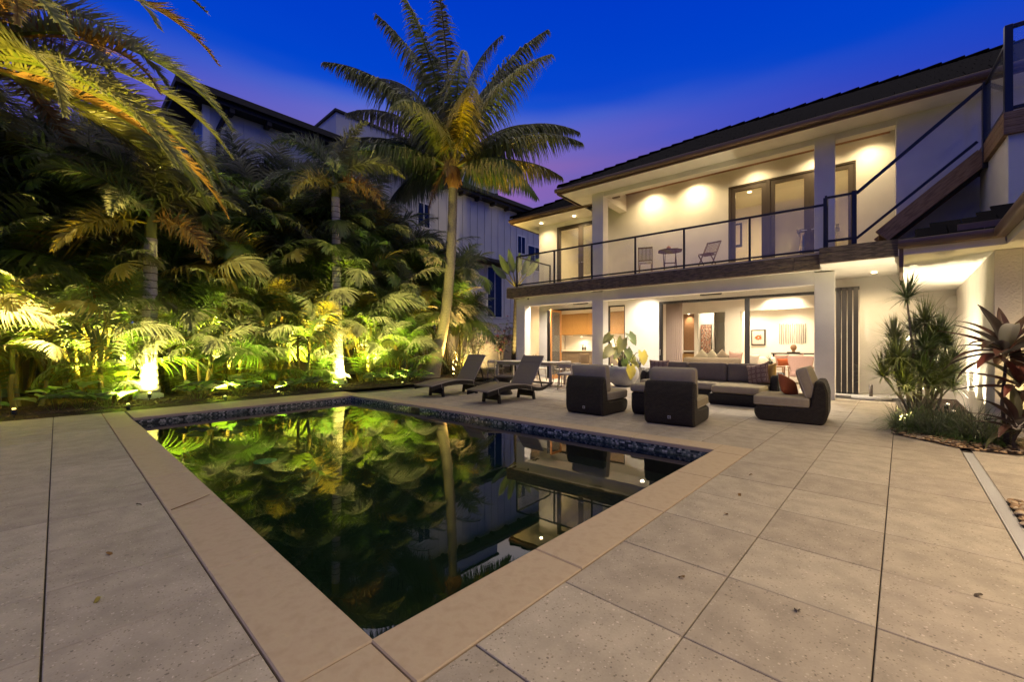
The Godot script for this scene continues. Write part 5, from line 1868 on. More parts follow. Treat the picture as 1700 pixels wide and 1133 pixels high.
func coconut() -> void:
	var foot := Vector3(9.75, 0.02, -13.4)
	var t := thing("coconut_palm", "tall coconut palm with curved trunk beyond the loungers", "palm", W(foot.x, foot.y, foot.z))
	# the trunk leans and curves up to the crown
	var R := Vector3(0.6788, 0, 0.7343)
	var pts := []
	var rr := []
	var Ht := 7.6
	var n := 58
	for k in n + 1:
		var s := float(k) / n
		var off := R * 0.95 * (1.0 - exp(-3.2 * s)) / (1.0 - exp(-3.2))
		var p := off + Vector3(0, Ht * s, 0)
		var r := lerpf(0.25, 0.165, pow(s, 0.5)) + 0.24 * exp(-s * 15.0)
		pts.append(p)
		rr.append(r * 1.035)
		pts.append(p + Vector3(0, Ht / n * 0.25, 0))
		rr.append(r)
	part(t, "trunk", tube(pts, rr, 16), M.trunk)
	var top: Vector3 = pts[pts.size() - 1]
	# fibrous boot under the crown
	part(t, "fibre_boot", tube([top + Vector3(0, -0.35, 0), top + Vector3(0, 0.0, 0), top + Vector3(0, 0.35, 0), top + Vector3(0, 0.7, 0)], [0.16, 0.27, 0.27, 0.16], 12), M.fibre)
	for k in 8:
		var a := k * 0.8
		part(t, "fibre_sheath", tube([top + Vector3(cos(a) * 0.22, 0.2, sin(a) * 0.22), top + Vector3(cos(a) * 0.30, 0.0, sin(a) * 0.30), top + Vector3(cos(a) * 0.34, -0.18, sin(a) * 0.34)], [0.05, 0.04, 0.012], 5), M.fibre)
	var F := Vector3(0.7343, 0, -0.6788)
	# each leaf: direction in the picture plane (degrees from the right, up positive), tilt away from the viewer, length, arch, colour
	var L := [[10.0, 0.15, 3.6, 0.95, "leaf_yellow"], [38.0, 0.1, 4.6, 1.25, "leaf_coco"], [55.0, -0.5, 4.5, 1.3, "leaf_coco"], [72.0, 0.2, 5.2, 0.9, "leaf_coco"], [88.0, 0.5, 4.9, 0.9, "leaf_deep"], [98.0, -0.5, 4.4, 1.0, "leaf_coco"], [112.0, 0.2, 5.0, 1.1, "leaf_deep"], [124.0, -0.3, 4.7, 1.35, "leaf_coco"], [138.0, 0.3, 4.4, 1.5, "leaf_deep"], [156.0, 0.0, 4.3, 1.15, "leaf_coco"], [170.0, -0.6, 3.6, 1.2, "leaf_deep"], [28.0, 0.9, 4.2, 1.3, "leaf_deep"], [80.0, -0.9, 4.0, 1.5, "leaf_coco"], [150.0, 1.0, 4.2, 1.3, "leaf_deep"], [100.0, 1.1, 4.4, 1.4, "leaf_olive"], [5.0, -0.5, 2.6, 1.25, "leaf_deep"], [183.0, 0.4, 2.6, 1.0, "leaf_deep"], [50.0, 1.2, 4.0, 1.4, "leaf_deep"], [64.0, -0.2, 4.9, 1.0, "leaf_coco"], [80.0, 0.1, 5.2, 0.8, "leaf_coco"], [92.0, -0.3, 4.8, 0.9, "leaf_olive"], [105.0, -0.1, 5.0, 1.0, "leaf_coco"], [118.0, 0.0, 4.9, 1.3, "leaf_coco"], [132.0, 0.1, 4.6, 1.2, "leaf_olive"], [22.0, -0.2, 4.2, 1.1, "leaf_coco"], [46.0, 0.3, 4.6, 1.2, "leaf_olive"], [70.0, -1.0, 3.6, 1.7, "leaf_yellow"], [112.0, -1.2, 3.6, 1.8, "leaf_coco"], [165.0, 0.2, 4.2, 1.0, "leaf_deep"]]
	for k in L.size():
		var q: Array = L[k]
		var a := deg_to_rad(q[0])
		var horiz: Vector3 = (R * cos(a) + F * q[1]).normalized()
		var hl: float = Vector2(cos(a), q[1]).length()
		var el := atan2(sin(a), hl) + 0.22
		var mesh := frond(q[2] * 1.22, 150, 1.15, el, q[3], 0.062, 2.1, 300 + k, 0.0, 0.16, 0.05, 0.22, false, 1.35, 0.7)
		var yaw := atan2(-horiz.z, horiz.x)
		part(t, "frond", mesh, M[q[4]], Transform3D(Basis(Vector3.UP, yaw), top + Vector3(0, 0.45, 0) + horiz * 0.12))
		part(t, "leaf_base", tube([top + Vector3(0, 0.15, 0) + horiz * 0.12, top + Vector3(0, 0.45, 0) + horiz * 0.14 + Vector3(0, 0.05, 0), top + Vector3(0, 0.45, 0) + horiz * (0.12 + cos(el) * 0.8) + Vector3(0, sin(el) * 0.8, 0)], [0.10, 0.075, 0.04], 7), M.shaft)
	for k in 3:
		part(t, "dead_frond", frond(2.4, 60, 0.5, -0.9 + 0.5 * k, 0.6, 0.02, 1.2, 350 + k, 0.1, 0.2, 0.03, 0.4), M.leaf_dry, Transform3D(Basis(Vector3.UP, 2.2 + k * 1.7), top + Vector3(0, 0.9, 0)))
	for k in 5:
		var a := 0.6 + k * 1.2
		part(t, "flower_stalk", tube([top + Vector3(0, 0.3, 0), top + Vector3(cos(a) * 0.3, 0.7, sin(a) * 0.3), top + Vector3(cos(a) * 0.55, 0.55, sin(a) * 0.55)], [0.03, 0.02, 0.008], 5), M.shaft)

func date_palm() -> void:
	var t := thing("date_palm", "date palm arching long feathery leaves into the upper left", "palm", W(-1.05, 0.02, -11.75))
	part(t, "trunk", ringed(6.0, 0.24, 0.20, Vector3(0.0, 0, 0.05), 0.16, 0.10, 0.10, 16), M.bark)
	var top := Vector3(0, 6.1, 0.05)
	part(t, "crown_heart", lathe([Vector2(0.2, -0.3), Vector2(0.34, 0.0), Vector2(0.30, 0.4), Vector2(0.1, 0.8), Vector2(0, 0.85)], 12), M.fibre, Transform3D(Basis(), top))
	for k in 46:
		var az := k * 2.39996 + rf(-0.15, 0.15) if k < 34 else -1.7 + 0.19 * (k - 34)
		var q := float(k) / 34.0 if k < 34 else rf(0.5, 1.0)
		var idx := clampi(int(q * 4.0), 0, 3)
		part(t, "frond", fr["date"][idx], M[["leaf_date", "leaf_olive", "leaf_date", "leaf_coco"][k % 4] if k % 6 else "leaf_dry"], Transform3D(Basis(Vector3.UP, az) * Basis(Vector3.RIGHT, rf(-0.3, 0.3)) * Basis.from_scale(Vector3.ONE * rf(0.95, 1.2)), top + Vector3(0, 0.6 - 0.6 * q, 0)))

func shrub(x: float, z: float, h: float, w: float, label: String, mats: Array, n := 260, leaf := 0.16) -> void:
	var t := thing("shrub", label, "shrub", W(x, 0.05, z), "shrubs by the boundary wall")
	var ends := []
	for k in 9:
		var a := TAU * k / 9.0 + rf(-0.3, 0.3)
		var e := Vector3(cos(a) * w * rf(0.3, 0.9), h * rf(0.55, 0.95), sin(a) * w * rf(0.3, 0.9))
		part(t, "branch", tube([Vector3(cos(a) * 0.05, -0.06, sin(a) * 0.05), Vector3(e.x * 0.4, e.y * 0.55, e.z * 0.4), e], [0.025, 0.016, 0.006], 5), M.bark)
		ends.append(e)
	var tools := []
	for m in mats:
		tools.append(ST())
	for k in n:
		var e: Vector3 = ends[rng.randi() % ends.size()]
		var p := e * rf(0.6, 1.05) + Vector3(rf(-1, 1), rf(-0.6, 0.8), rf(-1, 1)) * w * 0.32
		var a := rf(0, TAU)
		blade(tools[rng.randi() % tools.size()], p, Vector3(cos(a), rf(-0.2, 0.7), sin(a)), Vector3(-sin(a), 0.2, cos(a)).normalized(), leaf * rf(0.9, 1.7), leaf * 0.55, 0.8, 3)
	for k in mats.size():
		stuff(part(t, "leaves", done(tools[k]), M[mats[k]]))

func right_garden() -> void:
	# shrubs and reeds between the coconut palm and the house
	shrub(16.3, -15.9, 2.6, 0.8, "red-flowering shrub over the boundary wall, beside the house corner", ["leaf_red", "leaf_mid", "leaf_crimson", "leaf_deep"], 420, 0.2)
	shrub(14.8, -16.3, 2.2, 0.8, "red-leaved shrub at the boundary wall, left of the house corner", ["leaf_red", "leaf_olive", "leaf_mid"], 380, 0.18)
	shrub(19.0, -14.5, 3.2, 1.2, "large dark green shrub seen through the far end of the porch", ["leaf_deep", "leaf_mid", "leaf_red"], 520, 0.26)
	var k := 0
	for q in [[11.4, -14.6, 3.2], [12.2, -15.2, 3.4], [12.9, -14.9, 3.0], [13.6, -15.6, 2.8], [11.9, -13.9, 2.2]]:
		var t := thing("reed_clump", "%s clump of thin yellow-green reeds right of the coconut palm" % ordinal(k), "plant", W(q[0], 0.04, q[1]), "reeds beyond the loungers")
		part(t, "reeds", tuft(150, q[2], 0.018, 0.4, 500 + k), M[["leaf_olive", "leaf_yellow", "leaf_olive", "leaf_mid", "leaf_olive"][k]])
		k += 1
	# traveller's palm beside the house corner
	var tp := thing("banana_plant", "banana plant with broad upright leaves between the two houses", "plant", W(15.2, 0.04, -14.0))
	part(tp, "trunk", ringed(4.2, 0.12, 0.08, Vector3(0.15, 0, 0.1), 0.2, 0.04, 0.08, 10), M.bark)
	for j in 6:
		var a := -0.8 + 0.3 * j
		var side := Vector3(0.6788, 0, 0.7343) * sin(a)
		var d := (side + Vector3(0, cos(a), 0) + Vector3(0.7343, 0, -0.6788) * rf(-0.3, 0.3)).normalized()
		var b := Vector3(0.15, 4.1, 0.1)
		part(tp, "leaf_stalk", tube([b, b + d * 0.5, b + d * 0.8], [0.04, 0.03, 0.018], 6), M.shaft)
		var xb := d
		var zb := xb.cross(Vector3(0.7343, 0, -0.6788)).normalized()
		part(tp, "leaf", broad(1.05 + 0.1 * (j % 3), 0.17, 0, 0.35, 0.35 + 0.1 * j, 40 + j, 0.03), M.leaf_banana if j % 3 else M.leaf_mid, Transform3D(Basis(xb, zb.cross(xb).normalized(), zb), b + d * 0.72))
	uplight(12.4, 0.10, -14.1, Vector3(0.15, 1.0, -0.55), 26.0, 62.0, Color(1.0, 0.84, 0.50), "uplight among the reeds before the boundary wall")
	uplight(15.0, 0.10, -13.3, Vector3(0.02, 1.0, -0.14), 32.0, 34.0, Color(1.0, 0.90, 0.55), "uplight below the banana plant")
	uplight(15.4, 0.10, -15.3, Vector3(0.0, 0.9, -1.0), 14.0, 70.0, Color(1.0, 0.88, 0.62), "uplight washing the boundary wall by the red shrubs")
	# pebble bed by the garden wing
	var bed := [Vector2(8.06, -0.10), Vector2(7.86, 0.12), Vector2(7.62, 0.36), Vector2(7.42, 0.62), Vector2(7.42, 0.86), Vector2(7.5, 1.1), Vector2(7.5, 3.0), Vector2(8.8, 3.0), Vector2(8.8, 0.95), Vector2(14.2, 0.95), Vector2(14.2, 0.45), Vector2(9.6, -0.12)]
	flat_bed(bed, "pebble_bed", 0.012)
	pebbles(bed, Rect2(7.4, -0.15, 2.6, 2.0), 2600, "tan river pebbles filling the planted bed along the garden wing")
	var bed2 := [Vector2(3.4, 0.625), Vector2(5.2, 0.625), Vector2(5.2, 2.2), Vector2(3.4, 2.2)]
	flat_bed(bed2, "pebble_bed", 0.012)
	pebbles(bed2, Rect2(3.4, 0.63, 1.8, 0.8), 3200, "tan river pebbles in the small bed beside the channel drain")
	# dragon tree with many spiky heads
	var dt := thing("dragon_tree", "bushy dragon tree with spiky green heads against the white wall", "plant", W(9.75, 0.02, 0.22))
	var heads := [[-0.28, 2.02, -0.10], [0.05, 1.62, -0.05], [0.20, 1.30, 0.0], [-0.30, 1.35, 0.1], [-0.05, 1.18, -0.15], [0.30, 1.05, 0.1], [-0.42, 1.05, -0.1], [0.10, 0.90, 0.15], [-0.22, 0.82, 0.05], [0.42, 0.78, -0.1], [-0.48, 0.72, 0.1], [0.02, 0.60, -0.2], [0.34, 0.52, 0.12], [-0.30, 0.48, -0.12], [0.12, 1.45, 0.2], [-0.12, 1.02, 0.25], [0.25, 1.42, -0.1], [0.38, 1.22, -0.05], [-0.4, 0.9, 0.0], [0.5, 0.95, 0.0], [-0.1, 0.75, -0.2], [0.2, 0.7, -0.2], [-0.36, 0.6, -0.15], [0.5, 0.55, 0.0]]
	var R := Vector3(0.6788, 0, 0.7343)
	var F := Vector3(0.7343, 0, -0.6788)
	for j in heads.size():
		var p: Vector3 = R * heads[j][0] * 1.05 + F * heads[j][2] + Vector3(0, heads[j][1], 0)
		var f0 := Vector3(rf(-0.12, 0.12), -0.05, rf(-0.12, 0.12))
		part(dt, "stem", tube([f0, f0.lerp(p, 0.5) + Vector3(rf(-0.05, 0.05), 0, rf(-0.05, 0.05)), p], [0.022, 0.016, 0.012], 6), M.trunk)
		part(dt, "leaf_head", rosette(130, 0.50 if j else 0.46, 0.024, 1.25, 0.6, 700 + j), M["leaf_spike"] if j % 4 else M.leaf_mid, Transform3D(Basis(), p))
	# liriope tufts
	k = 0
	for q in [[8.55, 0.05, 0.36], [8.35, 0.35, 0.40], [8.25, 0.66, 0.42], [8.75, 0.42, 0.42], [9.1, 0.10, 0.36], [8.95, 0.72, 0.40], [8.15, 0.80, 0.30], [9.4, 0.55, 0.40], [8.5, 0.78, 0.38]]:
		var t := thing("grass_tuft", "%s dark green lily-turf tuft of the bed, counted from the paving corner" % ordinal(k), "grass tuft", W(q[0], 0.01, q[1]), "lily-turf tufts in the pebble bed")
		part(t, "blades", tuft(240, q[2] * 1.35, 0.014, 0.16, 800 + k), M.leaf_grass if k % 3 else M.leaf_mid)
		k += 1
	# plum-coloured ti plants at the edge of the picture
	cordyline(Vector3(8.0, 0.0, 0.96), [[Vector3(0.0, 1.10, 0.0), 0.68, 26, "leaf_plum"], [Vector3(-0.05, 0.70, 0.10), 0.55, 14, "leaf_crimson"]], "tall ti plant with broad plum leaves at the right edge")
	cordyline(Vector3(7.78, 0.0, 1.02), [[Vector3(0.0, 0.22, 0.0), 0.46, 16, "leaf_plum"]], "low ti plant with dark arching leaves on the pebbles")
	# uplights against the wing wall
	uplight(11.9, 0.03, 0.66, Vector3(0.05, 1.0, 0.32), 9.0, 30.0, Color(1.0, 0.92, 0.78), "innermost of three wall uplights behind the dragon tree")
	uplight(10.7, 0.03, 0.66, Vector3(0.05, 1.0, 0.32), 9.0, 30.0, Color(1.0, 0.92, 0.78), "middle of three wall uplights behind the dragon tree")
	uplight(9.75, 0.03, 0.68, Vector3(0.05, 1.0, 0.32), 9.0, 30.0, Color(1.0, 0.92, 0.78), "outermost of three wall uplights, behind the grass tufts")
	uplight(11.0, 0.05, 0.40, Vector3(-0.08, 1.0, 0.0), 18.0, 64.0, Color(1.0, 0.93, 0.76), "uplight close behind the dragon tree")
	uplight(8.72, 0.04, -0.0, Vector3(0.55, 1.0, 0.12), 5.0, 50.0, Color(1.0, 0.90, 0.55), "added uplight among the grass, brightening the front of the dragon tree")  # added lamp that brightens the near side of the dragon tree
	uplight(8.45, 0.03, 1.62, Vector3(0.42, 1.0, -0.25), 3.5, 45.0, Color(1.0, 0.86, 0.55), "uplight at the foot of the ti plants by the end wall")
	# capped pipe on a round concrete base
	var pb := thing("umbrella_base", "round concrete base with a short steel tube beside the folded door", "umbrella base", W(13.05, 0.0, -0.52))
	part(pb, "base", lathe([Vector2(0, 0), Vector2(0.36, 0), Vector2(0.37, 0.03), Vector2(0.35, 0.07), Vector2(0, 0.075)], 28), M.concrete)
	part(pb, "tube", lathe([Vector2(0.035, 0.07), Vector2(0.035, 0.34), Vector2(0.028, 0.34), Vector2(0.028, 0.2)], 14), M.bronze_frame)

func flat_bed(poly: Array, called: String, y: float) -> void:
	var st := ST()
	var pv := PackedVector2Array(poly)
	var ix := Geometry2D.triangulate_polygon(pv)
	for t in range(0, ix.size(), 3):
		var a := Vector3(pv[ix[t]].x, y, pv[ix[t]].y)
		var b := Vector3(pv[ix[t + 1]].x, y, pv[ix[t + 1]].y)
		var c := Vector3(pv[ix[t + 2]].x, y, pv[ix[t + 2]].y)
		if (b - a).cross(c - a).y > 0:
			tri(st, a, b, c)
		else:
			tri(st, a, c, b)
	structure(part(self, called, done(st), M.mulch))

func pebbles(poly: Array, area: Rect2, count: int, label: String) -> void:
	var pv := PackedVector2Array(poly)
	var shape := lathe([Vector2(0, -0.5), Vector2(0.55, -0.40), Vector2(0.95, -0.1), Vector2(0.95, 0.15), Vector2(0.6, 0.42), Vector2(0, 0.5)], 8)
	var root := thing("pebbles", label, "pebbles", Transform3D())
	stuff(root)
	for m in 4:
		var list := []
		for k in count / 4:
			var p := Vector2(rf(area.position.x, area.end.x), rf(area.position.y, area.end.y))
			if Geometry2D.is_point_in_polygon(p, pv):
				list.append(Transform3D(Basis.from_euler(Vector3(rf(-0.3, 0.3), rf(0, TAU), rf(-0.3, 0.3))) * Basis.from_scale(Vector3(rf(0.016, 0.036), rf(0.012, 0.022), rf(0.014, 0.026))), Vector3(p.x, 0.016 + rf(0, 0.014), p.y)))
		var mm := MultiMesh.new()
		mm.transform_format = MultiMesh.TRANSFORM_3D
		mm.mesh = shape
		mm.instance_count = list.size()
		for k in list.size():
			mm.set_instance_transform(k, list[k])
		var mi := MultiMeshInstance3D.new()
		mi.name = "pebbles"
		mi.multimesh = mm
		mi.material_override = M["pebble%d" % m]
		root.add_child(mi, true)
		stuff(mi)

func cordyline(at: Vector3, heads: Array, label: String) -> void:
	var t := thing("ti_plant", label, "plant", W(at.x, at.y, at.z))
	for hd in heads:
		var p: Vector3 = hd[0]
		part(t, "stem", tube([Vector3(p.x * 0.2, -0.05, p.z * 0.2), p * 0.5 + Vector3(0.03, 0, -0.03), p], [0.022, 0.018, 0.016], 7), M.bark)
		var n: int = hd[2]
		for k in n:
			var q := float(k) / n
			var a := k * 2.39996 + rf(-0.2, 0.2)
			var el := lerpf(1.35, -0.05, pow(q, 0.8)) + rf(-0.12, 0.12)
			var key := "ti%d" % (k % 5)
			if not cache.has(key):
				cache[key] = broad(1.0, 0.105, 0, 0.45, 0.35 + 0.22 * (k % 5), 60 + k, 0.008)
			var L: float = hd[1] * rf(0.85, 1.15)
			var foot := p + Vector3(cos(a), 0, -sin(a)) * 0.02 + Vector3(0, 0.12 * (1.0 - q), 0)
			part(t, "leaf", cache[key], M[hd[3]] if rng.randf() < 0.75 else M[["leaf_crimson", "leaf_plum", "leaf_olive"][rng.randi() % 3]], Transform3D(Basis(Vector3.UP, a) * Basis(Vector3.BACK, el) * Basis.from_scale(Vector3(L, L, L)), foot))

# ---------------------------------------------------------------- terrace furniture
func wicker_body(w: float) -> ArrayMesh:
	var key := "wick%.2f" % w
	if not cache.has(key):
		var p := round_poly([Vector2(0.05, 0.0), Vector2(0.0, 0.14), Vector2(0.0, 0.52), Vector2(0.055, 0.70), Vector2(0.17, 0.70), Vector2(0.24, 0.25), Vector2(1.0, 0.25), Vector2(1.02, 0.12), Vector2(0.95, 0.0)], 0.07, 4)
		cache[key] = prism(p, w, 0.03)
	return cache[key]

func lounge_chair(xf: Transform3D, label: String, w := 0.78, lean := 0.14, badge := true) -> Node3D:
	var t := thing("wicker_chair", label, "armchair", xf, "wicker lounge chairs")
	part(t, "wicker_frame", wicker_body(w), M.wicker)
	var sc := part(t, "seat_cushion", cushion(Vector3(0.80, 0.17, w - 0.02), 0.045, 0.015, 9), M.fabric, W(0.63, 0.338, 0))
	welt(sc, Vector3(0.80, 0.17, w - 0.02), 1, M.piping)
	var bc := part(t, "back_cushion", cushion(Vector3(0.19, 0.50, w - 0.06), 0.055, 0.03, 9), M.fabric, Transform3D(Basis(Vector3.BACK, lean), Vector3(0.28, 0.655, 0)))
	welt(bc, Vector3(0.19, 0.50, w - 0.06), 0, M.piping)
	if badge:
		var b := part(t, "badge", cbox(Vector3(0.006, 0.048, 0.048), 0.002), M.steel, W(-0.006, 0.14, 0.02))
		for k in 3:
			part(b, "raised_mark", cbox(Vector3(0.004, 0.008, 0.030), 0.001), M.dark_frame, Transform3D(Basis(Vector3.RIGHT, -0.7 + 0.7 * k), Vector3(-0.004, 0.008 - 0.008 * k, 0)))
	return t

# welt along the two long seams of a cushion; thin is the axis across it
func welt(parent: Node, size: Vector3, thin: int, m: Material) -> void:
	var a1 := (thin + 1) % 3
	var a2 := (thin + 2) % 3
	for sgn: float in [-1.0, 1.0]:
		var pts := []
		var hx := size[a1] * 0.5 - 0.006
		var hz := size[a2] * 0.5 - 0.006
		var rc := 0.04
		for c in 4:
			var cx: float = [1.0, -1.0, -1.0, 1.0][c] * (hx - rc)
			var cz: float = [1.0, 1.0, -1.0, -1.0][c] * (hz - rc)
			for j in 4:
				var a := PI * 0.5 * (c + j / 3.0)
				var v := Vector3.ZERO
				v[a1] = cx + cos(a) * rc
				v[a2] = cz + sin(a) * rc
				v[thin] = sgn * (size[thin] * 0.5 - 0.028)
				pts.append(v)
		pts.append(pts[0])
		part(parent, "welt", tube(pts, 0.0065, 5), m)

func sun_lounger(xf: Transform3D, label: String) -> void:
	var t := thing("sun_lounger", label, "sun lounger", xf, "sun loungers by the pool")
	var prof := func(x: float) -> float:
		return 0.31 + 0.055 * sin((x - 0.25) * 2.9) + 0.02 * x - (0.05 * clampf((x - 1.35) / 0.4, 0, 1)) + 0.12 * pow(clampf((x - 1.55) / 0.55, 0, 1), 1.5)
	# the two waved side rails
	for s: float in [-1.0, 1.0]:
		var up := []
		var dn := []
		for k in 23:
			var x := 2.15 * k / 22.0
			var y: float = prof.call(x)
			var th := 0.085 if x < 1.5 else lerpf(0.085, 0.05, (x - 1.5) / 0.65)
			up.append(Vector2(x, y))
			dn.append(Vector2(x, y - th))
		dn.reverse()
		part(t, "side_rail", prism(PackedVector2Array(up + dn), 0.05, 0.01), M.wicker, W(0, 0, s * 0.325))
	# woven bed and the raised back
	var st := ST(true)
	for k in 18:
		var x0 := 0.0 + 1.42 * k / 18.0
		var x1 := 0.0 + 1.42 * (k + 1) / 18.0
		var a := Vector3(x0, prof.call(x0) + 0.004, 0)
		var b := Vector3(x1, prof.call(x1) + 0.004, 0)
		var z := Vector3(0, 0, 0.335)
		var d := Vector3(0, 0.026, 0)
		quad(st, a - z + d, a + z + d, b + z + d, b - z + d)
		if k == 0:
			quad(st, a + z, a + z + d, a - z + d, a - z)
		quad(st, a + z + d, a + z, b + z, b + z + d)
		quad(st, a - z, a - z + d, b - z + d, b - z)
	part(t, "seat_pad", done(st), M.sling)
	var hinge := Vector3(1.38, prof.call(1.38) + 0.03, 0)
	var bd := Vector3(cos(0.98), sin(0.98), 0)
	part(t, "back_pad", cushion(Vector3(0.80, 0.035, 0.66), 0.014, 0.004, 8), M.sling, Transform3D(Basis(Vector3.BACK, 0.98), hinge + bd * 0.40))
	part(t, "pad_seam", cbox(Vector3(0.008, 0.01, 0.655), 0.002), M.taupe, Transform3D(Basis(Vector3.BACK, 0.98), hinge + bd * 0.60 + Vector3(-sin(0.98), cos(0.98), 0) * 0.018))
	for s: float in [-1.0, 1.0]:
		part(t, "piping", tube([hinge + Vector3(0, 0, s * 0.335), hinge + bd * 0.8 + Vector3(0, 0, s * 0.335)], 0.010, 6), M.piping)
		bar(t, "back_strut", M.wicker, hinge + bd * 0.5 + Vector3(0.02, 0, s * 0.24), Vector3(1.86, prof.call(1.86) - 0.02, s * 0.24), 0.025, 0.025)
	var z2 := 0.338
	var pp := []
	for k in 13:
		var x := 1.40 * k / 12.0
		pp.append(Vector3(x, prof.call(x) + 0.022, 0))
	for s: float in [-1.0, 1.0]:
		var q := []
		for p in pp:
			q.append(p + Vector3(0, 0, s * z2))
		part(t, "piping", tube(q, 0.010, 6), M.piping)
	# leg panels with two feet each
	for lx: float in [0.42, 1.55]:
		var y: float = prof.call(lx) - 0.07
		var poly := PackedVector2Array([Vector2(-0.29, 0.0), Vector2(-0.23, 0.0), Vector2(-0.215, 0.07), Vector2(0.215, 0.07), Vector2(0.23, 0.0), Vector2(0.29, 0.0), Vector2(0.25, y), Vector2(-0.25, y)])
		part(t, "leg_panel", prism(poly, 0.06, 0.006), M.wicker, Transform3D(Basis(Vector3.UP, PI / 2) * Basis(Vector3.RIGHT, 0.0), Vector3(lx, 0, 0)))
	# tie straps
	for lx: float in [0.30, 1.36]:
		part(t, "tie_strap", tube([Vector3(lx, prof.call(lx) + 0.02, 0.345), Vector3(lx, prof.call(lx) - 0.06, 0.356), Vector3(lx + 0.02, prof.call(lx) - 0.12, 0.352)], 0.006, 5), M.piping)
	ext(t, "cross_bar", M.wicker, 2.08, 2.13, prof.call(2.1) - 0.055, prof.call(2.1) - 0.01, -0.30, 0.30)

func terrace_furniture() -> void:
	lounge_chair(W(6.53, 0, -4.27, 0.02), "wicker lounge chair with its back to the pool, nearer the sun loungers")
	lounge_chair(W(6.52, 0, -2.69, 0.10), "wicker lounge chair with its back to the pool, nearer the paved walk")
	var ch := lounge_chair(W(8.60, 0, -0.86, PI / 2 + 0.06), "wicker lounge chair turned sideways with a leaning back cushion", 0.92, -0.30, false)
	# sofa with chaise
	var so := thing("wicker_sofa", "long wicker sofa with dark grey back cushions and a chaise", "sofa", W(11.12, 0, -3.48, PI))
	var base := prism(round_poly([Vector2(0.05, 0.0), Vector2(0.0, 0.14), Vector2(0.0, 0.50), Vector2(0.05, 0.66), Vector2(0.16, 0.66), Vector2(0.22, 0.25), Vector2(1.05, 0.25), Vector2(1.07, 0.12), Vector2(1.0, 0.0)], 0.06, 4), 2.85, 0.03)
	part(so, "wicker_frame", base, M.wicker)
	part(so, "chaise_frame", prism(round_poly([Vector2(1.0, 0.0), Vector2(1.5, 0.0), Vector2(1.55, 0.12), Vector2(1.53, 0.25), Vector2(1.0, 0.25)], 0.05, 4), 0.98, 0.03), M.wicker, W(0, 0, -0.90))
	for s: float in [-1.0, 1.0]:
		part(so, "arm", prism(round_poly([Vector2(0.05, 0.0), Vector2(0.0, 0.14), Vector2(0.02, 0.60), Vector2(0.07, 0.67), Vector2(0.62, 0.62), Vector2(0.70, 0.50), Vector2(0.72, 0.0)], 0.06, 4), 0.17, 0.03), M.wicker, W(0.0, 0, s * 1.49))
	for k in 3:
		part(so, "seat_cushion", cushion(Vector3(0.84 if k > 0 else 1.32, 0.16, 0.93), 0.045, 0.012, 9), M.fabric, W(0.63 if k > 0 else 0.87, 0.333, -0.92 + 0.92 * k))
		part(so, "back_cushion", cushion(Vector3(0.20, 0.44, 0.91), 0.055, 0.03, 9), M.taupe, Transform3D(Basis(Vector3.BACK, 0.14), Vector3(0.28, 0.63, -0.92 + 0.92 * k)))
	# ottoman
	var ot := thing("wicker_ottoman", "square wicker ottoman with a flat cushion between the two chairs", "ottoman", W(7.55, 0, -3.36, 0.05))
	part(ot, "wicker_frame", prism(round_poly([Vector2(-0.30, 0), Vector2(0.30, 0), Vector2(0.36, 0.12), Vector2(0.36, 0.42), Vector2(-0.36, 0.42), Vector2(-0.36, 0.12)], 0.05, 4), 0.62, 0.03), M.wicker)
	part(ot, "cushion", cushion(Vector3(0.74, 0.14, 0.66), 0.04, 0.012, 8), M.fabric, W(0, 0.49, 0))
	# throw pillows
	var pl := [["printed brown pillow standing at the left end of the wicker sofa", "printed", Vector3(10.62, 0.66, -4.62), 0.25, 0.0, 0.50], ["printed brown pillow leaning at the right end of the wicker sofa", "printed", Vector3(10.52, 0.63, -2.32), -0.35, 0.25, 0.50], ["gold pillow tucked behind the printed one on the sofa", "gold_cloth", Vector3(10.68, 0.66, -2.16), -0.6, 0.2, 0.42]]
	for q in pl:
		var t := thing("throw_pillow", q[0], "pillow", Transform3D(Basis(Vector3.UP, -PI / 2 + q[3]) * Basis(Vector3.RIGHT, -0.28) * Basis(Vector3.BACK, q[4]), q[2]))
		part(t, "cover", pillow(q[5], q[5], 0.17), M[q[1]])
	var rp := thing("throw_pillow", "rust-orange pillow on the sideways lounge chair", "pillow", Transform3D(Basis(Vector3.UP, PI - 0.3) * Basis(Vector3.RIGHT, 0.5) * Basis(Vector3.BACK, 0.5), Vector3(8.55, 0.555, -1.42)))
	part(rp, "cover", pillow(0.40, 0.40, 0.16), M.rust)
	# loungers and the woven drum table between them
	sun_lounger(W(6.12, 0, -6.68, -0.03), "sun lounger with raised back, nearer the wicker chairs")
	sun_lounger(W(6.05, 0, -8.55, 0.02), "sun lounger with raised back, nearer the palms")
	var dt := thing("drum_table", "dark hourglass side table standing between the sun loungers", "table", W(7.95, 0, -7.62))
	part(dt, "body", lathe([Vector2(0, 0), Vector2(0.21, 0), Vector2(0.215, 0.03), Vector2(0.15, 0.16), Vector2(0.12, 0.25), Vector2(0.16, 0.36), Vector2(0.26, 0.44)], 28), M.wicker)
	part(dt, "top", lathe([Vector2(0, 0.44), Vector2(0.285, 0.44), Vector2(0.30, 0.46), Vector2(0.285, 0.485), Vector2(0, 0.485)], 28, false), M.bronze_frame)
	planter()
	balcony_set()

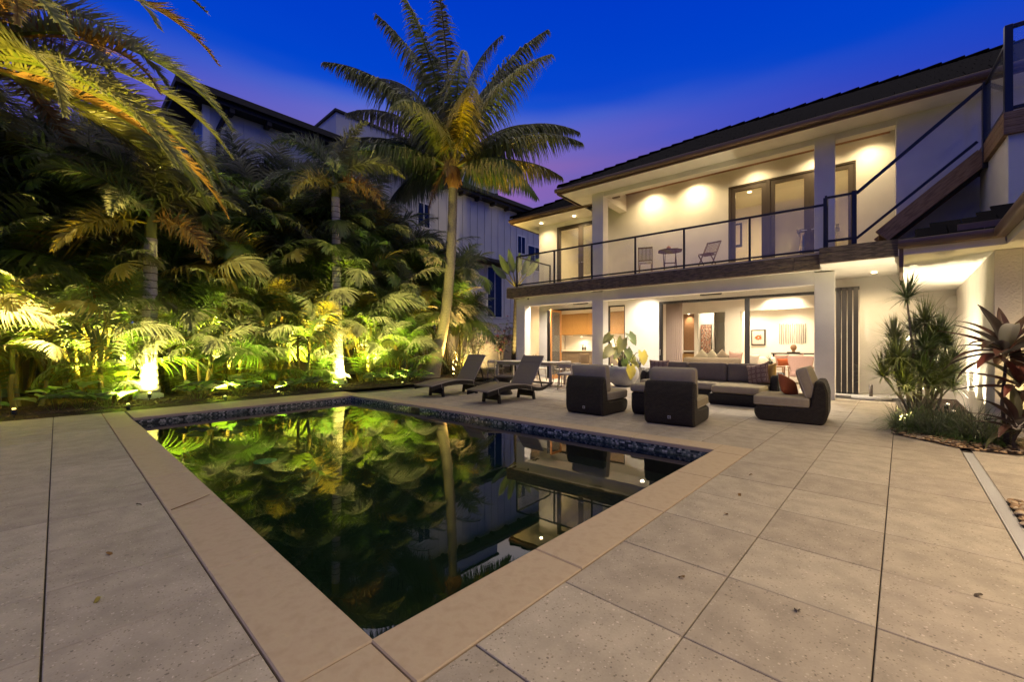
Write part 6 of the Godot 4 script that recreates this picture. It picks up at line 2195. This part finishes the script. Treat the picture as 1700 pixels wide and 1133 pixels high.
func planter() -> void:
	var c := Vector3(11.95, 0, -6.35)
	var p := thing("planter", "large grey egg-shaped concrete planter by the porch", "planter", W(c.x, 0, c.z))
	part(p, "bowl", lathe([Vector2(0, 0), Vector2(0.20, 0), Vector2(0.34, 0.10), Vector2(0.46, 0.28), Vector2(0.49, 0.44), Vector2(0.46, 0.56), Vector2(0.42, 0.63), Vector2(0.39, 0.635), Vector2(0.38, 0.60), Vector2(0.40, 0.5), Vector2(0, 0.5)], 36), M.concrete)
	part(p, "soil", lathe([Vector2(0.395, 0.53), Vector2(0.2, 0.56), Vector2(0, 0.57)], 20), M.mulch)
	var e := thing("elephant_ear", "elephant-ear plant with scalloped yellow-green leaves in the planter", "plant", W(c.x, 0.55, c.z))
	var R := Vector3(0.6788, 0, 0.7343)
	var F := Vector3(0.7343, 0, -0.6788)
	for k in 4:
		var o := R * (-0.12 + 0.08 * k) + F * rf(-0.08, 0.08)
		part(e, "trunk", tube([o * 0.8, o * 1.3 + Vector3(0, 0.25, 0), o * 1.5 + R * -0.05 + Vector3(0, 0.42, 0)], [0.05, 0.045, 0.035], 7), M.bark)
	# leaves: place in the picture plane, size, colour, droop below the stalk tip
	var lv := [[-0.42, 1.05, 0.36, "leaf_ear", 2.9], [-0.36, 0.68, 0.46, "leaf_ear", 2.6], [-0.05, 0.92, 0.46, "leaf_ear", 1.9], [0.16, 1.08, 0.40, "leaf_ear_dark", 0.9], [-0.14, 0.60, 0.34, "leaf_ear_dark", 2.2], [0.10, 0.62, 0.38, "leaf_ear_dark", 1.4], [0.24, 0.42, 0.34, "leaf_ear", 1.2], [0.56, 0.52, 0.42, "leaf_gold", 1.5], [0.05, 0.30, 0.34, "leaf_ear_dark", 1.7], [0.10, 0.10, 0.40, "leaf_gold", 1.6], [0.32, 0.20, 0.30, "leaf_ear", 1.3]]
	for k in lv.size():
		var q: Array = lv[k]
		var near := -0.10 if k != 9 else -0.50
		var tip: Vector3 = R * q[0] + F * (near + rf(-0.1, 0.1) * (0.0 if k == 9 else 1.0)) + Vector3(0, q[1], 0)
		part(e, "leaf_stalk", tube([R * (q[0] * 0.25) + Vector3(0, 0.1, 0), (R * q[0] + F * near) * 0.7 + Vector3(0, q[1] * 0.85 + 0.06, 0), tip], [0.016, 0.012, 0.008], 5), M.cane_green)
		var key := "ear%d" % (k % 4)
		if not cache.has(key):
			cache[key] = broad(1.05, 0.36, 1, 0.16, 0.5, 90 + k, 0.035)
		# hang: leaf axis points down and outwards, its face turned to the viewer
		var axis := (R * cos(float(q[4])) * 0.8 + Vector3(0, -0.75, 0) - F * 0.35).normalized()
		var nrm := (-F * 0.8 + Vector3(0, 0.5, 0) + R * 0.1).normalized()
		nrm = (nrm - axis * nrm.dot(axis)).normalized()
		part(e, "leaf", cache[key], M[q[3]], Transform3D(Basis(axis, nrm, axis.cross(nrm)) * Basis.from_scale(Vector3.ONE * q[2]), tip))
	uplight(11.62, 0.60, -6.55, Vector3(0.25, 1.0, 0.1), 1.4, 65.0, Color(1.0, 0.88, 0.6), "tiny uplight in the rim of the large planter")
	# ledge with two small pots
	var l := thing("ledge", "low pale concrete ledge against the porch wall behind the planter", "bench", H(13.75, 0, -6.1))
	ext(l, "top", M.concrete, -0.35, 0.35, 0.50, 0.56, -0.75, 0.85)
	ext(l, "support", M.concrete, -0.30, 0.30, 0.004, 0.50, -0.70, 0.80)
	for k in 2:
		var t := thing("small_pot", ["slim black pot with a sprig, left on the ledge", "black pot with fine twiggy plant, right on the ledge"][k], "plant pot", H(13.45, 0.562, [-5.72, -5.48][k]))
		part(t, "pot", lathe([Vector2(0, 0), Vector2(0.045, 0), Vector2(0.06, 0.13), Vector2(0.05, 0.13), Vector2(0, 0.11)], 14) if k == 0 else lathe([Vector2(0, 0), Vector2(0.07, 0), Vector2(0.09, 0.16), Vector2(0.08, 0.16), Vector2(0, 0.14)], 14), M.black_plastic)
		part(t, "foliage", rosette(14 if k == 0 else 26, 0.26, 0.02, 1.0, 0.25, 900 + k), M.leaf_mid if k == 0 else M.leaf_olive, W(0, 0.12, 0))

func folding_chair(xf: Transform3D, label: String) -> void:
	var t := thing("folding_chair", label, "chair", xf, "balcony chairs")
	for s: float in [-1.0, 1.0]:
		bar(t, "back_leg", M.acacia, Vector3(0.28, 0.0, s * 0.20), Vector3(-0.30, 0.86, s * 0.20), 0.025, 0.035)
		bar(t, "front_leg", M.acacia, Vector3(-0.24, 0.0, s * 0.17), Vector3(0.26, 0.42, s * 0.17), 0.022, 0.032)
	for k in 9:
		var z := -0.16 + 0.04 * k
		bar(t, "back_slat", M.acacia, Vector3(-0.055, 0.50, z), Vector3(-0.275, 0.83, z), 0.022, 0.012)
		bar(t, "seat_slat", M.acacia, Vector3(-0.10, 0.43, z), Vector3(0.27, 0.445, z), 0.028, 0.014)
	bar(t, "top_rail", M.acacia, Vector3(-0.285, 0.84, -0.21), Vector3(-0.285, 0.84, 0.21), 0.03, 0.04)
	bar(t, "cross_rail", M.acacia, Vector3(-0.05, 0.49, -0.20), Vector3(-0.05, 0.49, 0.20), 0.025, 0.03)

func balcony_set() -> void:
	folding_chair(H(12.95, 3.452, -5.05, 0.35), "slatted wooden folding chair facing the balcony table, nearer the pillar")
	folding_chair(H(13.0, 3.452, -3.2, PI - 0.25), "slatted wooden folding chair turned towards the table, nearer the doors")
	var t := thing("balcony_table", "small folding wooden table on the balcony", "table", H(13.05, 3.452, -4.32, 0.4))
	part(t, "table_top", prism(round_poly([Vector2(-0.34, -0.17), Vector2(-0.17, -0.34), Vector2(0.17, -0.34), Vector2(0.34, -0.17), Vector2(0.34, 0.17), Vector2(0.17, 0.34), Vector2(-0.17, 0.34), Vector2(-0.34, 0.17)], 0.02, 2), 0.028, 0.004), M.acacia, Transform3D(Basis(Vector3.RIGHT, PI / 2), Vector3(0, 0.715, 0)))
	for s: float in [-1.0, 1.0]:
		bar(t, "leg", M.acacia, Vector3(-0.24, 0, s * 0.18), Vector3(0.22, 0.70, s * 0.18), 0.022, 0.035)
		bar(t, "leg", M.acacia, Vector3(0.24, 0, s * 0.15), Vector3(-0.22, 0.70, s * 0.15), 0.022, 0.035)
	bar(t, "cross_rail", M.acacia, Vector3(0, 0.35, -0.18), Vector3(0, 0.35, 0.18), 0.02, 0.03)
	var o := thing("ornament", "small terracotta ornament on the balcony table", "ornament", H(13.05, 4.182, -4.36))
	part(o, "body", lathe([Vector2(0, 0), Vector2(0.06, 0), Vector2(0.085, 0.05), Vector2(0.06, 0.11), Vector2(0.025, 0.15), Vector2(0, 0.16)], 14), M.orange_wood)

func dining_chair(xf: Transform3D, label: String) -> void:
	var t := thing("dining_chair", label, "chair", xf, "dining chairs on the terrace")
	part(t, "seat", cushion(Vector3(0.46, 0.05, 0.48), 0.02, 0.004, 6), M.pale_wood, W(0, 0.45, 0))
	for s: float in [-1.0, 1.0]:
		part(t, "leg", tube([Vector3(0.22, 0, s * 0.24), Vector3(0.18, 0.44, s * 0.20), Vector3(0.17, 0.66, s * 0.21)], [0.012, 0.018, 0.014], 7), M.pale_wood)
		part(t, "leg", tube([Vector3(-0.24, 0, s * 0.22), Vector3(-0.19, 0.44, s * 0.18), Vector3(-0.22, 0.76, s * 0.17)], [0.012, 0.018, 0.014], 7), M.pale_wood)
		bar(t, "stretcher", M.pale_wood, Vector3(0.20, 0.24, s * 0.22), Vector3(-0.21, 0.24, s * 0.20), 0.014, 0.02)
	var arc := []
	for k in 11:
		var a := PI * 0.5 + PI * k / 10.0
		arc.append(Vector3(cos(a) * 0.26 + 0.02 + (0.15 if k == 0 or k == 10 else 0.0), 0.68 + 0.06 * sin(PI * k / 10.0), sin(a) * 0.25))
	part(t, "back_rail", tube(arc, 0.020, 7), M.pale_wood)
	part(t, "back_panel", cbox(Vector3(0.018, 0.10, 0.34), 0.006), M.pale_wood, Transform3D(Basis(Vector3.BACK, 0.15), Vector3(-0.225, 0.69, 0)))

func dining() -> void:
	var t := thing("dining_table", "long pale wooden dining table beyond the sun loungers", "table", W(10.75, 0, -9.1, 0.05))
	for k in 5:
		ext(t, "top_plank", M.pale_wood, -0.5 + 0.2 * k + 0.002, -0.3 + 0.2 * k - 0.002, 0.715, 0.75, -1.25, 1.25, 0.004)
	ext(t, "apron", M.pale_wood, -0.42, 0.42, 0.63, 0.714, -1.12, -1.09)
	ext(t, "apron", M.pale_wood, -0.42, 0.42, 0.63, 0.714, 1.09, 1.12)
	ext(t, "apron", M.pale_wood, -0.44, -0.41, 0.63, 0.714, -1.09, 1.09)
	ext(t, "apron", M.pale_wood, 0.41, 0.44, 0.63, 0.714, -1.09, 1.09)
	for sx: float in [-0.41, 0.41]:
		for sz: float in [-1.1, 1.1]:
			ext(t, "leg", M.pale_wood, sx - 0.04, sx + 0.04, 0, 0.63, sz - 0.04, sz + 0.04, 0.006)
	dining_chair(W(10.75, 0, -7.45, PI / 2), "pale dining chair at the table end facing the house corner pillar")
	dining_chair(W(10.05, 0, -7.15, 0.5), "pale dining chair pulled out beside the nearer sun lounger")
	dining_chair(W(11.75, 0, -8.5, PI), "pale dining chair on the house side, nearer the door")
	dining_chair(W(11.75, 0, -9.6, PI), "pale dining chair on the house side, farther from the door")
	dining_chair(W(10.75, 0, -10.75, -PI / 2), "pale dining chair at the far end of the table by the hedge")
	var b := thing("table_plant", "clipped green plant in a dark bowl on the dining table", "plant", W(10.7, 0.75, -8.85))
	part(b, "bowl", lathe([Vector2(0, 0), Vector2(0.10, 0), Vector2(0.16, 0.07), Vector2(0.15, 0.10), Vector2(0, 0.08)], 18), M.black_plastic)
	part(b, "foliage", tuft(240, 0.22, 0.018, 0.10, 66), M.leaf_deep, W(0, 0.07, 0))
	part(b, "foliage", tuft(160, 0.18, 0.018, 0.10, 67), M.leaf_olive, W(0, 0.07, 0))
	var v := thing("table_vase", "small dark twisted vase beside the bowl on the dining table", "vase", W(10.45, 0.75, -9.1))
	part(v, "body", lathe([Vector2(0, 0), Vector2(0.04, 0), Vector2(0.06, 0.08), Vector2(0.03, 0.16), Vector2(0.035, 0.22)], 14), M.dark_frame)

func small_things() -> void:
	# dropped leaves and petals on the paving
	var k := 0
	var sp := [[2.28, -0.85, "leaf_dry", "curled brown leaf lying on the slab near the pool's corner"], [3.13, 0.30, "bark", "small dark leaf lying near the channel drain"], [3.35, -0.95, "leaf_dry", "second curled leaf lying beside the pool coping"], [3.9, -1.0, "leaf_dry", "third curled leaf lying beside the pool coping"], [4.55, -1.05, "leaf_dry", "fourth curled leaf lying beside the pool coping"], [0.15, -2.9, "leaf_yellow", "yellow fallen leaf left of the pool"], [0.42, -4.4, "bark", "dark twig left of the pool"], [0.2, -3.5, "leaf_dry", "reddish fallen leaf left of the pool"], [2.35, -0.35, "bark", "dark leaf crumb on the middle slabs"]]
	for q in sp:
		var t := thing("fallen_leaf", q[3], "leaf", W(q[0], 0.006, q[1], rf(0, TAU)), "leaves dropped on the deck")
		part(t, "blade", broad(0.055, 0.012, 0, 0.6, 1.2, 20 + k, 0.003), M[q[2]], Transform3D(Basis(), Vector3(0, 0.006, 0)))
		k += 1
	var st := thing("palm_twig", "thin orange-brown palm stem lying on the left coping", "stem", W(0.72, 0.010, -4.15, 0.6))
	part(st, "twig", tube([Vector3(-0.16, 0, 0), Vector3(-0.05, 0.004, 0.015), Vector3(0.06, 0.004, 0.02), Vector3(0.18, 0.0, 0.0)], [0.003, 0.004, 0.003, 0.002], 5), M.leaf_dry)
